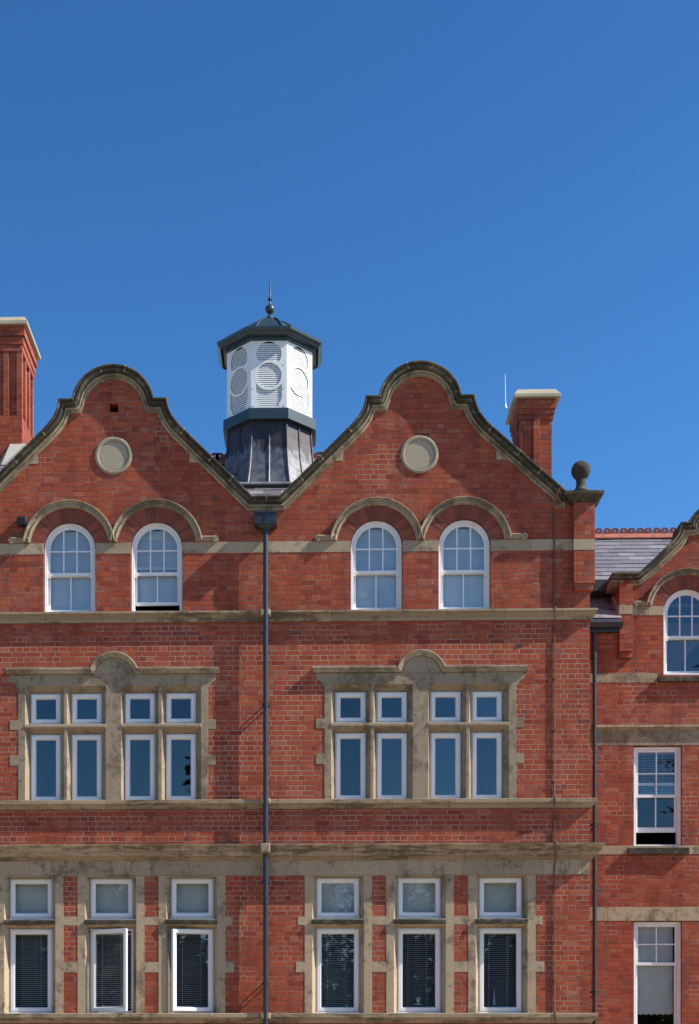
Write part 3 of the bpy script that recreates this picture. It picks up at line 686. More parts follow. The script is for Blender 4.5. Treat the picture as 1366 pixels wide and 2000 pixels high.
# ------------------------------------------------------------------ roofs (slates laid one by one on the slopes one can see)
def slates(xa, xb, y0, z0, y1, z1, width=0.30, expo=0.205, name='roof', parent=None, skip=None, cut=None):
    L = sqrt((y1-y0)**2 + (z1-z0)**2); ty, tz = (y1-y0)/L, (z1-z0)/L; ny, nz = -tz, ty
    mb = MB(); rows = int(L / expo) + 1
    for i in range(rows):
        s0 = i * expo; s1 = min(s0 + expo * 1.9, L + 0.02); x = xa - (width/2 if i % 2 else 0) - random.uniform(0, 0.02)
        while x < xb:
            a, b_ = max(x + 0.002, xa), min(x + width - 0.002, xb)
            x += width
            if b_ - a < 0.03: continue
            if skip and skip((a + b_) / 2, y0 + ty * s0): continue
            e = random.uniform(-0.004, 0.004); t0 = 0.024 + random.uniform(0, 0.006); t1 = 0.006
            def pt(xx, s_, hh): return (xx, y0 + ty * s_ + ny * hh, z0 + tz * s_ + nz * hh)
            mb.hexa([pt(a, s0 + e, t0 - 0.008), pt(b_, s0 + e, t0 - 0.008), pt(b_, s1, t1 - 0.008), pt(a, s1, t1 - 0.008), pt(a, s0 + e, t0), pt(b_, s0 + e, t0), pt(b_, s1, t1), pt(a, s1, t1)])
    o = mb.build(name, M['slate'], parent, smooth=0)
    mb = MB(); q = [(y0, z0 - 0.002), (y1, z1 - 0.002), (y1, z1 - 0.06), (y0, z0 - 0.06)]
    parts = [(xa, xb, q)]
    if cut:
        yc_ = cut[1]; zc_ = z0 + (z1 - z0) * (yc_ - y0) / (y1 - y0)
        parts = [(xa, cut[0], [q[0], (yc_, zc_ - 0.002), (yc_, zc_ - 0.06), q[3]]), (xa, xb, [(yc_ + 0.001, zc_ - 0.002), q[1], q[2], (yc_ + 0.001, zc_ - 0.06)])]
    for p0, p1, qq in parts:
        k = [[mb.vert((xx, yy, zz)) for yy, zz in qq] for xx in (p0, p1)]
        mb.face(*k[0]); mb.face(*k[1])
        for i in range(4): j = (i+1) % 4; mb.face(k[0][i], k[0][j], k[1][j], k[1][i])
    mb.build('roof_deck', M['slate'], o, smooth=0)
    return o
YRID = 2.25; ZRID = Z(902, YRID); zv0 = Z(969)
slates(XL, X(820, 1), 0.36, Z(946, 1.35) - 0.99 * (ZRID - Z(946, 1.35)) / 0.90, YRID, ZRID, name='roof', parent=BLD)
mb = MB()
def plank(pts, t=0.06):
    n_ = (Vector(pts[1]) - Vector(pts[0])).cross(Vector(pts[2]) - Vector(pts[0])).normalized() * t
    if n_.z > 0: n_ = -n_
    q = [tuple(p) for p in pts] + [tuple(Vector(p) + n_) for p in pts]
    mb.hexa([q[4], q[5], q[6], q[7], q[0], q[1], q[2], q[3]])
plank([(XL, YRID, ZRID), (X(820, 1), YRID, ZRID), (X(820, 1), 6.4, zs_ - 0.25), (XL, 6.4, zs_ - 0.25)])
zg = Z(775)
for c_ in (CL, CR):
    hw = 2.33
    ye = 3.2 if c_ == CL else 6.25
    for s_ in (-1, 1): plank([(c_, 0.345, zg), (c_, ye, zg), (c_ + s_ * hw, ye, zv0 - 0.25), (c_ + s_ * hw, 0.345, zv0 - 0.25)])
mb.build('gable_roof', M['slate'], BLD, smooth=0)

# crested ridge tiles
def ridge_tile(x, y, z, parent, material, w_=0.335):
    mb = MB(); o2 = []
    for s_ in (-1, 1):
        q = [(y, z + 0.085), (y, z + 0.062), (y + s_ * 0.17, z - 0.075), (y + s_ * 0.17, z - 0.052)]
        k = [[mb.vert((xx, a, c_)) for a, c_ in q] for xx in (x - w_/2 + 0.004, x + w_/2 - 0.004)]
        mb.face(*k[0]); mb.face(*k[1])
        for i in range(4): j = (i+1) % 4; mb.face(k[0][i], k[0][j], k[1][j], k[1][i])
    o = mb.build('ridge_tile', material, parent, smooth=0)
    mb = MB(); zb_ = z + 0.07; hw = w_/2 - 0.01; ht = 0.125
    prof_ = [(x - hw, zb_), (x + hw, zb_), (x + hw, zb_ + ht * 0.62), (x + hw * 0.78, zb_ + ht), (x + hw * 0.32, zb_ + ht), (x, zb_ + ht * 0.70), (x - hw * 0.32, zb_ + ht), (x - hw * 0.78, zb_ + ht), (x - hw, zb_ + ht * 0.62)]
    hl = [[(x + s_ * hw * 0.52 + 0.020*cos(2*pi*i/12), zb_ + ht * 0.56 + 0.020*sin(2*pi*i/12)) for i in range(12)] for s_ in (-1, 1)]
    mb.slab(prof_, hl, y - 0.012, y + 0.012); mb.build('crest', M['dark terracotta'], o, smooth=0)
    return o
for px in (413, 440, 616, 643): ridge_tile(X(px - 2, YRID), YRID, ZRID, BLD, M['terracotta'])

# ------------------------------------------------------------------ chimneys
def chimney(x0, x1, y0, y1, zb, ztop, brick, parent, npil, recess_z0, capbot, corb, side_pil=2, flat=False):
    """brick stack: recessed panels between pilasters, corbelled head"""
    mb = MB(); c_ = 0.09; pw = 0.11
    q_ = 0.0 if flat else 0.05
    mb.box(x0 + q_, x1 - q_, y0 + q_, y1 - q_, zb, ztop)                     # core
    mb.box(x0 - 0.001, x1 + 0.001, y0 - 0.001, y1 + 0.001, zb - 0.6, recess_z0)                                           # solid base
    zt = corb[-1][0]
    for xx in ((x0, x1 - pw) if not flat else ()):                                         # corner pilasters
        for yy in (y0, y1 - pw): mb.box(xx, xx + pw, yy, yy + pw, recess_z0 + 0.001, zt)
    for i in range(1, npil + 1):
        xc = x0 + (x1 - x0) * i / (npil + 1); 
        pj = 0.040 if flat else -0.001
        for yy0, yy1 in ((y0 - pj, y0 + 0.09), (y1 - 0.09, y1 + pj)): mb.box(xc - 0.055, xc + 0.055, yy0, yy1, recess_z0 + 0.001, corb[0][0] - 0.06)
    for i in range(1, side_pil + 1):
        yc = y0 + (y1 - y0) * i / (side_pil + 1)
        pj = 0.040 if flat else -0.001
        for xx0, xx1 in ((x0 - pj, x0 + 0.09), (x1 - 0.09, x1 + pj)): mb.box(xx0, xx1, yc - 0.055, yc + 0.055, recess_z0 + 0.001, corb[0][0] - 0.06)
    top = ztop
    for z_, e in corb: mb.box(x0 - e, x1 + e, y0 - e, y1 + e, z_, top - 0.0015); top = z_
    o = mb.build('chimney', brick, parent, smooth=0, bevel=0.003)
    mb = MB(); e = corb[0][1] + 0.070; h = capbot
    z0, z1 = ztop - 0.001, ztop + h
    a = (x0 - e, x1 + e, y0 - e, y1 + e); t = 0.075
    mb.box(a[0], a[1], a[2], a[3], z0, z1)
    mb.hexa([(a[0], a[2], z1 + 0.001), (a[1], a[2], z1 + 0.001), (a[1], a[3], z1 + 0.001), (a[0], a[3], z1 + 0.001),
             (a[0] + t, a[2] + 0.09, z1 + 0.115), (a[1] - t, a[2] + 0.09, z1 + 0.115), (a[1] - t, a[3] - 0.09, z1 + 0.115), (a[0] + t, a[3] - 0.09, z1 + 0.115)])
    mb.build('chimney_cap', M['cap'], o, smooth=0, bevel=0.005)
    return o
yq = 1.0
chimney(X(1017.5, yq), X(1078.5, yq), yq, yq + 0.86, Z(985, yq), Z(783, yq), M['chimney brick'], BLD, 1, Z(960, yq), 0.05,
        [(Z(802, yq), 0.060), (Z(812, yq), 0.042), (Z(822, yq), 0.022)], flat=True)
yq = 4.9
chimney(X(43, yq) - 1.30, X(43, yq), yq, yq + 1.26, Z(900, yq), Z(629, yq), M['chimney brick'], BLD, 3, Z(803, yq), 0.065,
        [(Z(649, yq), 0.060), (Z(664, yq), 0.030), (Z(677, yq), 0.012)])
# pale saddle at the foot of the left stack
mb = MB(); mb.hexa([(X(-40, 4.2), 4.2, Z(960, 4.2)), (X(60, 4.2), 4.2, Z(925, 4.2)), (X(60, 4.85), 4.895, Z(925, 4.85)), (X(-40, 4.85), 4.895, Z(960, 4.85)),
                    (X(0, 4.2), 4.2, Z(906, 4.2)), (X(50, 4.2), 4.2, Z(880, 4.2)), (X(50, 4.85), 4.895, Z(857, 4.85)), (X(19, 4.85), 4.895, Z(857, 4.85))])
mb.build('saddle', M['render'], BLD, smooth=0, bevel=0.01)

# ------------------------------------------------------------------ the side wing, set back
YW = 2.3; WB = M['wing brick']
WING = root('side_wing', 'set-back red brick wing with slate roof and one curved gable, right of the twin-gabled building', 'building', (X(1300, YW), YW, 0))
WING.location = (0, 0, 0)
wx = lambda p: X(p, YW)
wz = lambda p, px=1260: Z(p, YW, px)
KW = (D + YW) / D * S
XW0 = XR + 0.002; XW1 = wx(1690)
ZE = wz(1222); CW = wx(1420)
yc2 = YW - 0.12
def wpath():
    f_ = S * (D + yc2) / D; r = 83.0; pts = []
    a1 = 0.503
    for i in range(15):
        a = pi/2 - (pi/2 - a1) * i / 14; pts.append((r * cos(a), 1058 - r * sin(a)))
    pts += [(72.5, 1020), (88, 1020), (90, 1031), (94, 1043), (101, 1053), (154, 1104), (171, 1118), (221, 1118)]
    R = [(X(1420, yc2) + a * f_, Z(b_, yc2, 1260)) for a, b_ in pts]; L = [(X(1420, yc2) - a * f_, Z(b_, yc2, 1260)) for a, b_ in pts[1:]]
    return L[::-1] + R
wp = wpath()
mb = MB(); mb.sweep(wp, [(a, b_ + YW + (0.12 if b_ > 0.3 else 0.0)) for a, b_ in prof]); o = mb.build('gable_coping', M['coping stone'], WING, smooth=40)
mb = MB(); mb.sweep(wp, [(a, b_ + YW + (0.12 if b_ > 0.2 else 0.0)) for a, b_ in prof2]); mb.build('coping_moulding', M['moulding stone'], o, smooth=40)
WU = [wx(1343.5)]; RWw = 46.2 * KW; RRw = 71.0 * KW; zsw = wz(1195.6); zbw = wz(1319); zit = wz(1184.7); zib = wz(1202)
def whole(cx):
    dz = zit - zsw; xo = sqrt(RRw**2 - dz*dz); a0 = asin(dz / RRw)
    return [(cx - RWw, zbw), (cx + RWw, zbw), (cx + RWw, zit), (cx + xo, zit)] + arc(cx, zsw, RRw, a0, pi - a0, 28)[1:-1] + [(cx - xo, zit), (cx - RWw, zit)]
w1 = (wx(1238.8), wx(1332.6)); z1a, z1b = wz(1655), wz(1457); z0a, z0b = wz(2052), wz(1799.5)
hol = [whole(WU[0]), rect(w1[0] - 0.002, w1[1] + 0.002, z1a, z1b), rect(w1[0] - 0.002, w1[1] + 0.002, z0a, z0b)]
ip = [p for p in offset(wp, 0.10)]
xg0 = wx(1208.6)
o_ = [(XW0, ZG), (XW1, ZG), (XW1, ip[-1][1])] + [(min(max(x, xg0), XW1 - 0.01), z) for x, z in ip[::-1]] + [(xg0, ZE), (XW0, ZE)]
oo = []
for p in o_:
    if not oo or abs(p[0] - oo[-1][0]) + abs(p[1] - oo[-1][1]) > 1e-4: oo.append(p)
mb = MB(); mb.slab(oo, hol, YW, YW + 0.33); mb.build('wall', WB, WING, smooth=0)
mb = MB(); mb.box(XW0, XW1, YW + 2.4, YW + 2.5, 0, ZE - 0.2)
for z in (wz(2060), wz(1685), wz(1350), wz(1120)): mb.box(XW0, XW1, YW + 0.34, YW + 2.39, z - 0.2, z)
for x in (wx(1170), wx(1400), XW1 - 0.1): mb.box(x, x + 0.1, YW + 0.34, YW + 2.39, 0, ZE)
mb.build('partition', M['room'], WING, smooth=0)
mb = MB(); mb.box(XW1 - 0.33, XW1, YW + 0.333, 8.7, ZG, ZE); mb.box(XW0, XW1 - 0.333, 8.4, 8.7, ZG, ZE); mb.build('side_wall', WB, WING, smooth=0)
# kneeler pier and its corbels
mb = MB(); mb.box(xg0 - 0.004, wx(1234), YW - 0.10, YW + 0.36, wz(1274.5), wz(1202.4)); mb.box(xg0 - 0.004, wx(1234), YW - 0.10, YW + 0.36, wz(1184.5), wz(1136))
mb.box(xg0 + 0.003, wx(1234) - 0.003, YW - 0.06, YW + 0.3, wz(1286.5), wz(1274.7)); mb.build('pier', WB, WING, smooth=0, bevel=0.003)
mb = MB(); mb.box(xg0 - 0.006, wx(1234) + 0.002, YW - 0.104, YW + 0.361, wz(1202.2), wz(1184.7)); mb.build('pier_band', M['stone'], WING, smooth=0)
# corbelled eaves courses
mb = MB(); mb.box(XW0, xg0 - 0.002, YW - 0.055, YW + 0.1, wz(1257), wz(1238)); mb.box(XW0, xg0 - 0.002, YW - 0.028, YW + 0.1, wz(1267), wz(1257.2)); mb.build('eaves_corbel', WB, WING, smooth=0)
# bands
e = wx(1234) + 0.003
for a_, b_, za, zb_, cu in ((e, WU[0] - RWw, zib, zit, [e + 0.30]), (WU[0] + RWw, wx(1470), zib, zit, []), (XW0, wx(1284.5), wz(1333.5), wz(1315.5), [wx(1282)]), (XW0, XW1, wz(1669), wz(1652), [wx(1228), wx(1336)])):
    mb = MB(); blocks(a_, b_, za, zb_, YW - 0.005, YW + 0.09, cu, mb); mb.build('stone_band', M['stone'], WING, smooth=0, bevel=0.003)
mb = MB(); blocks(XW0, XW1, wz(1456), wz(1427), YW - 0.006, YW + 0.10, [wx(1221), wx(1352)], mb); mb.build('lintel', M['sooty stone'], WING, smooth=0, bevel=0.003)
mb = MB(); blocks(XW0, XW1, wz(1799), wz(1772), YW - 0.006, YW + 0.10, [wx(1187), wx(1360)], mb); mb.build('lintel', M['stone'], WING, smooth=0, bevel=0.003)
zt_, h = wz(1417.5), 0.095
mb = MB(); mb.plan([(XW0, YW), (XW1, YW)], [(-0.05, zt_), (0.06, zt_), (0.068, zt_ - 0.02), (0.068, zt_ - 0.04), (0.05, zt_ - 0.05), (0.035, zt_ - 0.07), (0.02, zt_ - h), (-0.05, zt_ - h)]); mb.build('string_course', M['sooty stone'], WING, smooth=40)
# sills
for (xa, xb, za, zb_) in ((wx(1284.8), wx(1402), 1333.2, 1322), (wx(1227), wx(1345), 1669.3, 1655.5), (wx(1227), wx(1345), 2066, 2052)):
    mb = MB(); mb.slab(rect(xa, xb, wz(za), wz(zb_) - 0.018), [], YW - 0.085, YW + 0.10, outer_back=rect(xa, xb, wz(za), wz(zb_) + 0.012)); mb.build('sill', M['black stone'], WING, bevel=0.006)
a0w = asin((zit - zsw) / RRw) + 0.012
brick_arch(WU[0], zsw, YW + 0.004, RWw + 0.002, RRw - 0.001, a0w, WING)
hood(WU[0], None, zsw, zit + 0.004, RRw - 0.004, wx(1243), None, YW, WING, M['hood stone'], sc_=0.98)
arched_sash(WU[0], zsw, RWw - 0.006, zbw + 0.012, wz(1239.7), YW + 0.075, WING, wz(1200.7))
square_sash(w1[0], w1[1], wz(1654.3), wz(1458), wz(1550.5), YW + 0.075, WING, wz(1509), lift=wz(1622) - wz(1647), glass='clear glass')
square_sash(w1[0], w1[1], wz(2051), wz(1800.5), wz(1879.5), YW + 0.075, WING, wz(1844), lower_bar=False, glass='clear glass')
# roof, ridge, gutter
YE = YW - 0.16; ZEV = wz(1213.5); YR2 = 5.6; ZR2 = Z(1050, YR2, 1220)
slates(XW0 - 0.0, XW1, YE, ZEV, YR2, ZR2, width=0.335, expo=0.215, name='roof', parent=WING, skip=lambda x, y: x > xg0 - 0.01 and y < YW + 0.36, cut=(xg0 - 0.004, YW + 0.40))
mb = MB(); plank([(XW0, YR2, ZR2), (XW1, YR2, ZR2), (XW1, 8.9, ZE - 0.1), (XW0, 8.9, ZE - 0.1)])
zgw = Z(1062, YW, 1260)
for s_ in (-1, 1): plank([(CW, YW + 0.335, zgw), (CW, 5.2, zgw), (CW + s_ * 1.95, 5.2, ZE + 0.15), (CW + s_ * 1.95, YW + 0.46, ZE + 0.15)])
mb.build('gable_roof', M['slate'], WING, smooth=0)
tw = 0.335
for i in range(12): ridge_tile(X(1160, YR2) + 0.02 + tw * i, YR2, ZR2, WING, M['terracotta'])
mb = MB(); gz = wz(1221.5)
mb.plan([(XW0 + 0.005, YE - 0.02), (xg0 + 0.035, YE - 0.02)], [(-0.06, gz), (0.075, gz), (0.082, gz - 0.012), (0.075, gz - 0.024), (0.068, gz - 0.04), (0.045, gz - 0.065), (0.03, gz - 0.09), (-0.06, gz - 0.09)])
mb.box(XW0 + 0.005, xg0 - 0.003, YE + 0.03, YW - 0.001, gz - 0.15, gz - 0.03)
mb.build('gutter', M['pipe'], WING, smooth=30)
mb = MB(); dzr = (ZR2 - ZEV) / (YR2 - YE)
for i in range(4):
    ya, yb = YE + 0.06 + i * 0.15, YE + 0.06 + (i + 1) * 0.15 + 0.02; za, zb_ = ZEV + dzr * (ya - YE), ZEV + dzr * (yb - YE)
    mb.hexa([(xg0 - 0.022, ya, za), (xg0 - 0.002, ya, za), (xg0 - 0.002, yb, zb_), (xg0 - 0.022, yb, zb_), (xg0 - 0.016, ya, za + 0.16), (xg0 - 0.002, ya, za + 0.16), (xg0 - 0.002, yb, zb_ + 0.16), (xg0 - 0.016, yb, zb_ + 0.16)])
mb.build('lead_flashing', M['lead pale'], WING, smooth=0, bevel=0.01)

# ------------------------------------------------------------------ cupola
YCU = YRID; XCU = X(527.5, YCU)
CUP = root('cupola', 'white octagonal louvred cupola with dark teal cornice and lead skirt, between the two gables', 'cupola', (0, 0, 0))
R8 = lambda a: a / cos(pi/8)
def octa(mb, prof_, cap=True):
    mb.grid([[(XCU + R8(max(a, 1e-3)) * cos(pi/8 + k*pi/4), YCU + R8(max(a, 1e-3)) * sin(pi/8 + k*pi/4), z) for k in range(8)] for a, z in prof_])
A0 = 0.765; yf = YCU - A0
zwb, zwt = Z(799, yf, 527), Z(662, yf, 527)
side = 2 * A0 * math.tan(pi/8)
f_ = S * (D + yf) / D
for k in range(8):
    ang = -pi/2 + k * pi/4
    nx, ny = cos(ang), sin(ang); tx, ty = -ny, nx            # outward normal and left-to-right tangent seen from outside
    def tf(u, z, d, nx=nx, ny=ny, tx=tx, ty=ty): return (XCU + nx * (A0 - d) + tx * u, YCU + ny * (A0 - d) + ty * u, z)
    zc = lambda p: Z(p, yf, 527)
    rr = 24.6 * f_; z1_, z2_ = zc(691), zc(732.5)
    # top opening: circle cut by the ring of the middle one
    ro = rr + 5.2 * f_
    top = []
    for i in range(41):
        a = 2*pi*i/40 - pi/2; p = (rr * cos(a), z1_ + rr * sin(a))
        if p[0]**2 + (p[1] - z2_)**2 > ro * ro: top.append(p)
    top = top[:-1] if (abs(top[0][0]-top[-1][0]) + abs(top[0][1]-top[-1][1])) < 1e-6 else top
    pl, pr_ = min(top, key=lambda p: p[1] if p[0] < 0 else 99), min(top, key=lambda p: p[1] if p[0] > 0 else 99)
    al = atan2(pl[1] - z2_, pl[0]); ar = atan2(pr_[1] - z2_, pr_[0])
    start = top.index(pr_); top = top[start:] + top[:start]
    top = top + arc(0, z2_, ro + 0.0003, al, ar, 10)[1:-1]
    mid = [(rr * cos(2*pi*i/36), z2_ + rr * sin(2*pi*i/36)) for i in range(36)]
    zb0, zb1 = zc(793), zc(749)
    hw = 25.2 * f_
    bt = [(-18.5 * f_, zb0), (18.5 * f_, zb0), (19.5 * f_, zc(787)), (24.0 * f_, zc(781)), (25.2 * f_, zc(776)), (hw, zc(750))]
    aa = asin(min(1, (z2_ - zc(750)) / ro)); xo = ro * cos(aa)
    arcp = arc(0, z2_, ro, -aa, -pi + aa, 14)
    bt += [p for p in arcp if p[1] < zc(748)] + [(-hw, zc(750)), (-25.2 * f_, zc(776)), (-24.0 * f_, zc(781)), (-19.5 * f_, zc(787))]
    mb = MB(); mb.slab(rect(-side/2 + 0.0007, side/2 - 0.0007, zwb, zwt), [top, mid, bt], 0.0, 0.012, tf=tf)
    # raised ring round the middle opening
    mb.slab([((rr + 4.6*f_) * cos(2*pi*i/36), z2_ + (rr + 4.6*f_) * sin(2*pi*i/36)) for i in range(36)], [mid], -0.0012, -0.0004, tf=tf)
    for bx, bz in ((-30, 668), (30, 668), (0, 666), (-29, 712), (29, 712), (-30, 757), (30, 757), (-30, 792), (30, 792)):
        mb.slab(rect(bx*f_ - 0.009, bx*f_ + 0.009, zc(bz) - 0.009, zc(bz) + 0.009), [], -0.006, -0.0005, tf=tf)
    o = mb.build('louvre_panel', M['white'], CUP, smooth=0)
    mb = MB(); z = zb0 - 0.01; pitch = 4.05 * f_
    while z < zwt - 0.06:
        t = 0.007
        q = [(-hw - 0.02, 0.014, z), (hw + 0.02, 0.014, z), (hw + 0.02, 0.036, z + 0.018), (-hw - 0.02, 0.036, z + 0.018)]
        a_ = [tf(u, zz, d) for u, d, zz in q]; b2 = [tf(u, zz + 0.0232, d + (0.003 if d < 0.02 else 0)) for u, d, zz in q]
        mb.hexa(a_ + b2); z += pitch
    mb.build('louvre_slats', M['white'], o, smooth=0)
mb = MB(); octa(mb, [(A0 - 0.11, zwb), (A0 - 0.11, zwt)]); mb.build('shade_core', M['grey core'], CUP, smooth=0)  # added core whose dark grey stands in for shade behind the slats
ztc = Z(637, YCU - 0.93, 527)
mb = MB(); hh = ztc - (zwt - 0.02)
octa(mb, [(A0 - 0.05, zwt - 0.03), (A0 + 0.030, zwt - 0.03), (A0 + 0.034, zwt + 0.03), (A0 + 0.070, zwt + 0.045), (A0 + 0.078, zwt + 0.085), (A0 + 0.115, ztc - 0.115), (A0 + 0.150, ztc - 0.06), (A0 + 0.170, ztc - 0.045), (A0 + 0.178, ztc), (A0 + 0.160, ztc + 0.012), (A0 - 0.05, ztc + 0.012)])
mb.build('cornice', M['teal'], CUP, smooth=25)
zq = lambda p, d: Z(p, YCU - d, 527)
rp = [(A0 + 0.165, ztc + 0.006), (0.74, ztc + 0.012), (0.60, zq(641.5, .60)), (0.527, zq(635.5, .527)), (0.45, zq(630, .45)), (0.37, zq(625.5, .37)), (0.30, zq(623.2, .30)), (0.20, zq(622.3, .20)), (0.12, zq(621.6, .12)), (0.05, zq(621, .05))]
mb = MB(); octa(mb, rp)
o = mb.build('dome_roof', M['teal'], CUP, smooth=25)
for k in range(8):                                                      # hip rolls
    a = pi/8 + k * pi/4
    mb = MB(); mb.tube([(XCU + R8(r_) * cos(a), YCU + R8(r_) * sin(a), z + 0.012) for r_, z in rp[2:-2]], 0.016, 8); mb.build('hip_roll', M['teal'], o, smooth=60)
zf = lambda p: Z(p, YCU, 527); zz0 = rp[-1][1] - 0.02
mb = MB(); mb.lathe((XCU, YCU), [(0.10, zz0), (0.066, zf(621.5)), (0.064, zf(620)), (0.040, zf(617)), (0.022, zf(613.5)), (0.028, zf(611.5))] +
    [(0.089 * cos(a), zf(604.5) + 0.085 * sin(a)) for a in [-1.25 + i * 2.45/12 for i in range(13)]] + [(0.024, zf(594)), (0.017, zf(589)), (0.022, zf(587)), (0.046, zf(585.8)), (0.046, zf(584.6)), (0.020, zf(582.5)), (0.014, zf(578)), (0.011, zf(560)), (0.005, zf(545))], 20)
mb.build('finial', M['teal'], CUP, smooth=45)
a1 = 0.765 + 0.062; zb1 = zwb + 0.02; zb0 = Z(817.3, yf - 0.06, 527)
mb = MB(); octa(mb, [(A0 - 0.05, zb1 - 0.01), (A0 + 0.01, zb1), (a1, zb1 - 0.022), (a1 + 0.004, zb0), (a1 - 0.03, zb0 - 0.004), (A0 - 0.05, zb0 - 0.002)]); mb.build('base_band', M['teal'], CUP, smooth=25)
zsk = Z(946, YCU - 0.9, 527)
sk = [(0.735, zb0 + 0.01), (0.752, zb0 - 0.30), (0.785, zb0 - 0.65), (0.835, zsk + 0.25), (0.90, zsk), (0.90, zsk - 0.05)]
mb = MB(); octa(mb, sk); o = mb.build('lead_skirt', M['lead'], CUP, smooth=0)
for k in range(8):
    for t in (0.0, 0.5):
        a = pi/8 + k * pi/4; b_ = a + pi/4
        path_ = []
        for r_, z in sk[:-1]:
            p0 = Vector((XCU + R8(r_) * cos(a), YCU + R8(r_) * sin(a), z)); p1 = Vector((XCU + R8(r_) * cos(b_), YCU + R8(r_) * sin(b_), z)); path_.append(p0.lerp(p1, t))
        mb = MB(); mb.tube(path_, 0.023, 10); mb.build('lead_roll', M['lead'], o, smooth=60)
mb = MB(); mb.hexa([(XCU - 0.62, YCU - 1.10, zsk - 0.07), (XCU + 0.62, YCU - 1.10, zsk - 0.07), (XCU + 0.62, YCU - 0.88, zsk - 0.06), (XCU - 0.62, YCU - 0.88, zsk - 0.06), (XCU - 0.62, YCU - 1.10, zsk - 0.035), (XCU + 0.62, YCU - 1.10, zsk - 0.035), (XCU + 0.62, YCU - 0.88, zsk + 0.05), (XCU - 0.62, YCU - 0.88, zsk + 0.05)])
mb.build('apron', M['lead pale'], CUP, smooth=0, bevel=0.006)

# ------------------------------------------------------------------ rainwater pipes
def bracket(mb, x, z, y, yw, r):
    mb.lathe((x, y), [(r + 0.001, z - 0.035), (r + 0.010, z - 0.032), (r + 0.010, z - 0.012), (r + 0.005, z - 0.008), (r + 0.005, z + 0.008), (r + 0.010, z + 0.012), (r + 0.010, z + 0.032), (r + 0.001, z + 0.035)], 18)
    mb.box(x - 0.062, x + 0.062, y + 0.012, y + 0.028, z - 0.014, z + 0.014)
    for s_ in (-1, 1): mb.box(x + s_ * 0.050 - 0.011, x + s_ * 0.050 + 0.011, y + 0.0, yw + 0.01, z - 0.012, z + 0.012)
PIPE = root('downpipe', 'dark blue-grey downpipe with square hopper running down between the two gables', 'downpipe', (0, 0, 0), 'rainwater downpipes')
xp, yp = X(519.3, -0.12), -0.135; r = 0.043
mb = MB(); mb.tube([(xp, yp, Z(1022, yp, 519)), (xp, yp, 1.0), (xp, yp, 0.12), (xp, yp - 0.10, 0.04)], r, 20); mb.build('pipe', M['pipe'], PIPE, smooth=50)
zt_, zb_ = Z(1001.5, -.2, 519), Z(1027, -.2, 519); hwid = 0.178
mb = MB(); mb.slab(rect(xp - hwid, xp + hwid, zb_ + 0.045, zt_), [], -0.26, -0.003); mb.slab(rect(xp - hwid - 0.012, xp + hwid + 0.012, zt_ - 0.022, zt_ + 0.004), [], -0.274, -0.002); mb.slab(rect(xp - hwid - 0.008, xp + hwid + 0.008, zb_ + 0.018, zb_ + 0.044), [], -0.268, -0.004)
mb.hexa([(xp - 0.06, -0.19, zb_ - 0.04), (xp + 0.06, -0.19, zb_ - 0.04), (xp + 0.06, -0.07, zb_ - 0.04), (xp - 0.06, -0.07, zb_ - 0.04), (xp - hwid, -0.26, zb_ + 0.017), (xp + hwid, -0.26, zb_ + 0.017), (xp + hwid, -0.005, zb_ + 0.017), (xp - hwid, -0.005, zb_ + 0.017)])
zc_ = (zt_ + zb_) / 2 + 0.01                                        # chevron emblem
for dz in (-0.018, 0.012, 0.042):
    for s_ in (-1, 1): mb.slab([(xp, zc_ + dz - 0.030), (xp, zc_ + dz - 0.016), (xp + s_ * 0.045, zc_ + dz + 0.012), (xp + s_ * 0.045, zc_ + dz - 0.002)], [], -0.266, -0.2605)
mb.build('hopper', M['pipe'], PIPE, smooth=0, bevel=0.004)
for py in (1037, 1377, 1722, 1921): 
    mb = MB(); bracket(mb, xp, Z(py, yp, 519), yp, 0.0, r); mb.build('bracket', M['pipe'], PIPE, smooth=40)
PIP2 = root('downpipe', 'dark blue-grey downpipe in the corner below the gutter of the set-back wing', 'downpipe', (0, 0, 0), 'rainwater downpipes')
yp = YW - 0.09; xp = X(1161.8, yp); r = 0.037
if xp - r < XR + 0.02: xp = XR + 0.02 + r
mb = MB(); mb.tube([(xp, yp, gz - 0.08), (xp, yp, 1.0), (xp, yp, 0.12), (xp, yp - 0.1, 0.04)], r, 20); mb.build('pipe', M['pipe'], PIP2, smooth=50)
for py in (1284, 1611, 1938):
    mb = MB(); bracket(mb, xp, Z(py, yp, 1161), yp, YW, r); mb.build('bracket', M['pipe'], PIP2, smooth=40)

# ------------------------------------------------------------------ lightning conductor and rod
LC = root('lightning_conductor', 'thin brown lightning conductor tape clipped down the wall beside the corner pier', 'lightning conductor', (0, 0, 0))
xt = X(1083); mb = MB()
pts = [(X(1098, -.2), -0.20, Z(948, -.2)), (X(1090, -.2), -0.17, Z(962, -.2)), (xt + 0.02, -0.16, Z(975, -.15)), (xt, -0.03, Z(992)), (xt, -0.018, Z(1010))]
for py, o_ in ((1193.5, 0.115), (1562, 0.105), (1650.5, 0.215), (1979.5, 0.115)):
    pts += [(xt, -0.018, Z(py) + 0.03), (xt, -o_ - 0.012, Z(py) + 0.010), (xt, -o_ - 0.014, Z(py + 5)), (xt, -o_ * 0.35 - 0.02, Z(py + 20 + o_ * 60)), (xt, -0.018, Z(py + 24 + o_ * 60))]
pts += [(xt, -0.018, 0.0)]
mb.tube(pts, 0.0125, 8); mb.build('tape', M['tape'], LC, smooth=50)
for py in (1090, 1131, 1178, 1229, 1327, 1428, 1528, 1608, 1713, 1814, 1915):
    mb = MB(); mb.box(xt - 0.024, xt + 0.024, -0.036, -0.0005, Z(py) - 0.012, Z(py) + 0.012); mb.build('clip', M['tape'], LC, bevel=0.004)
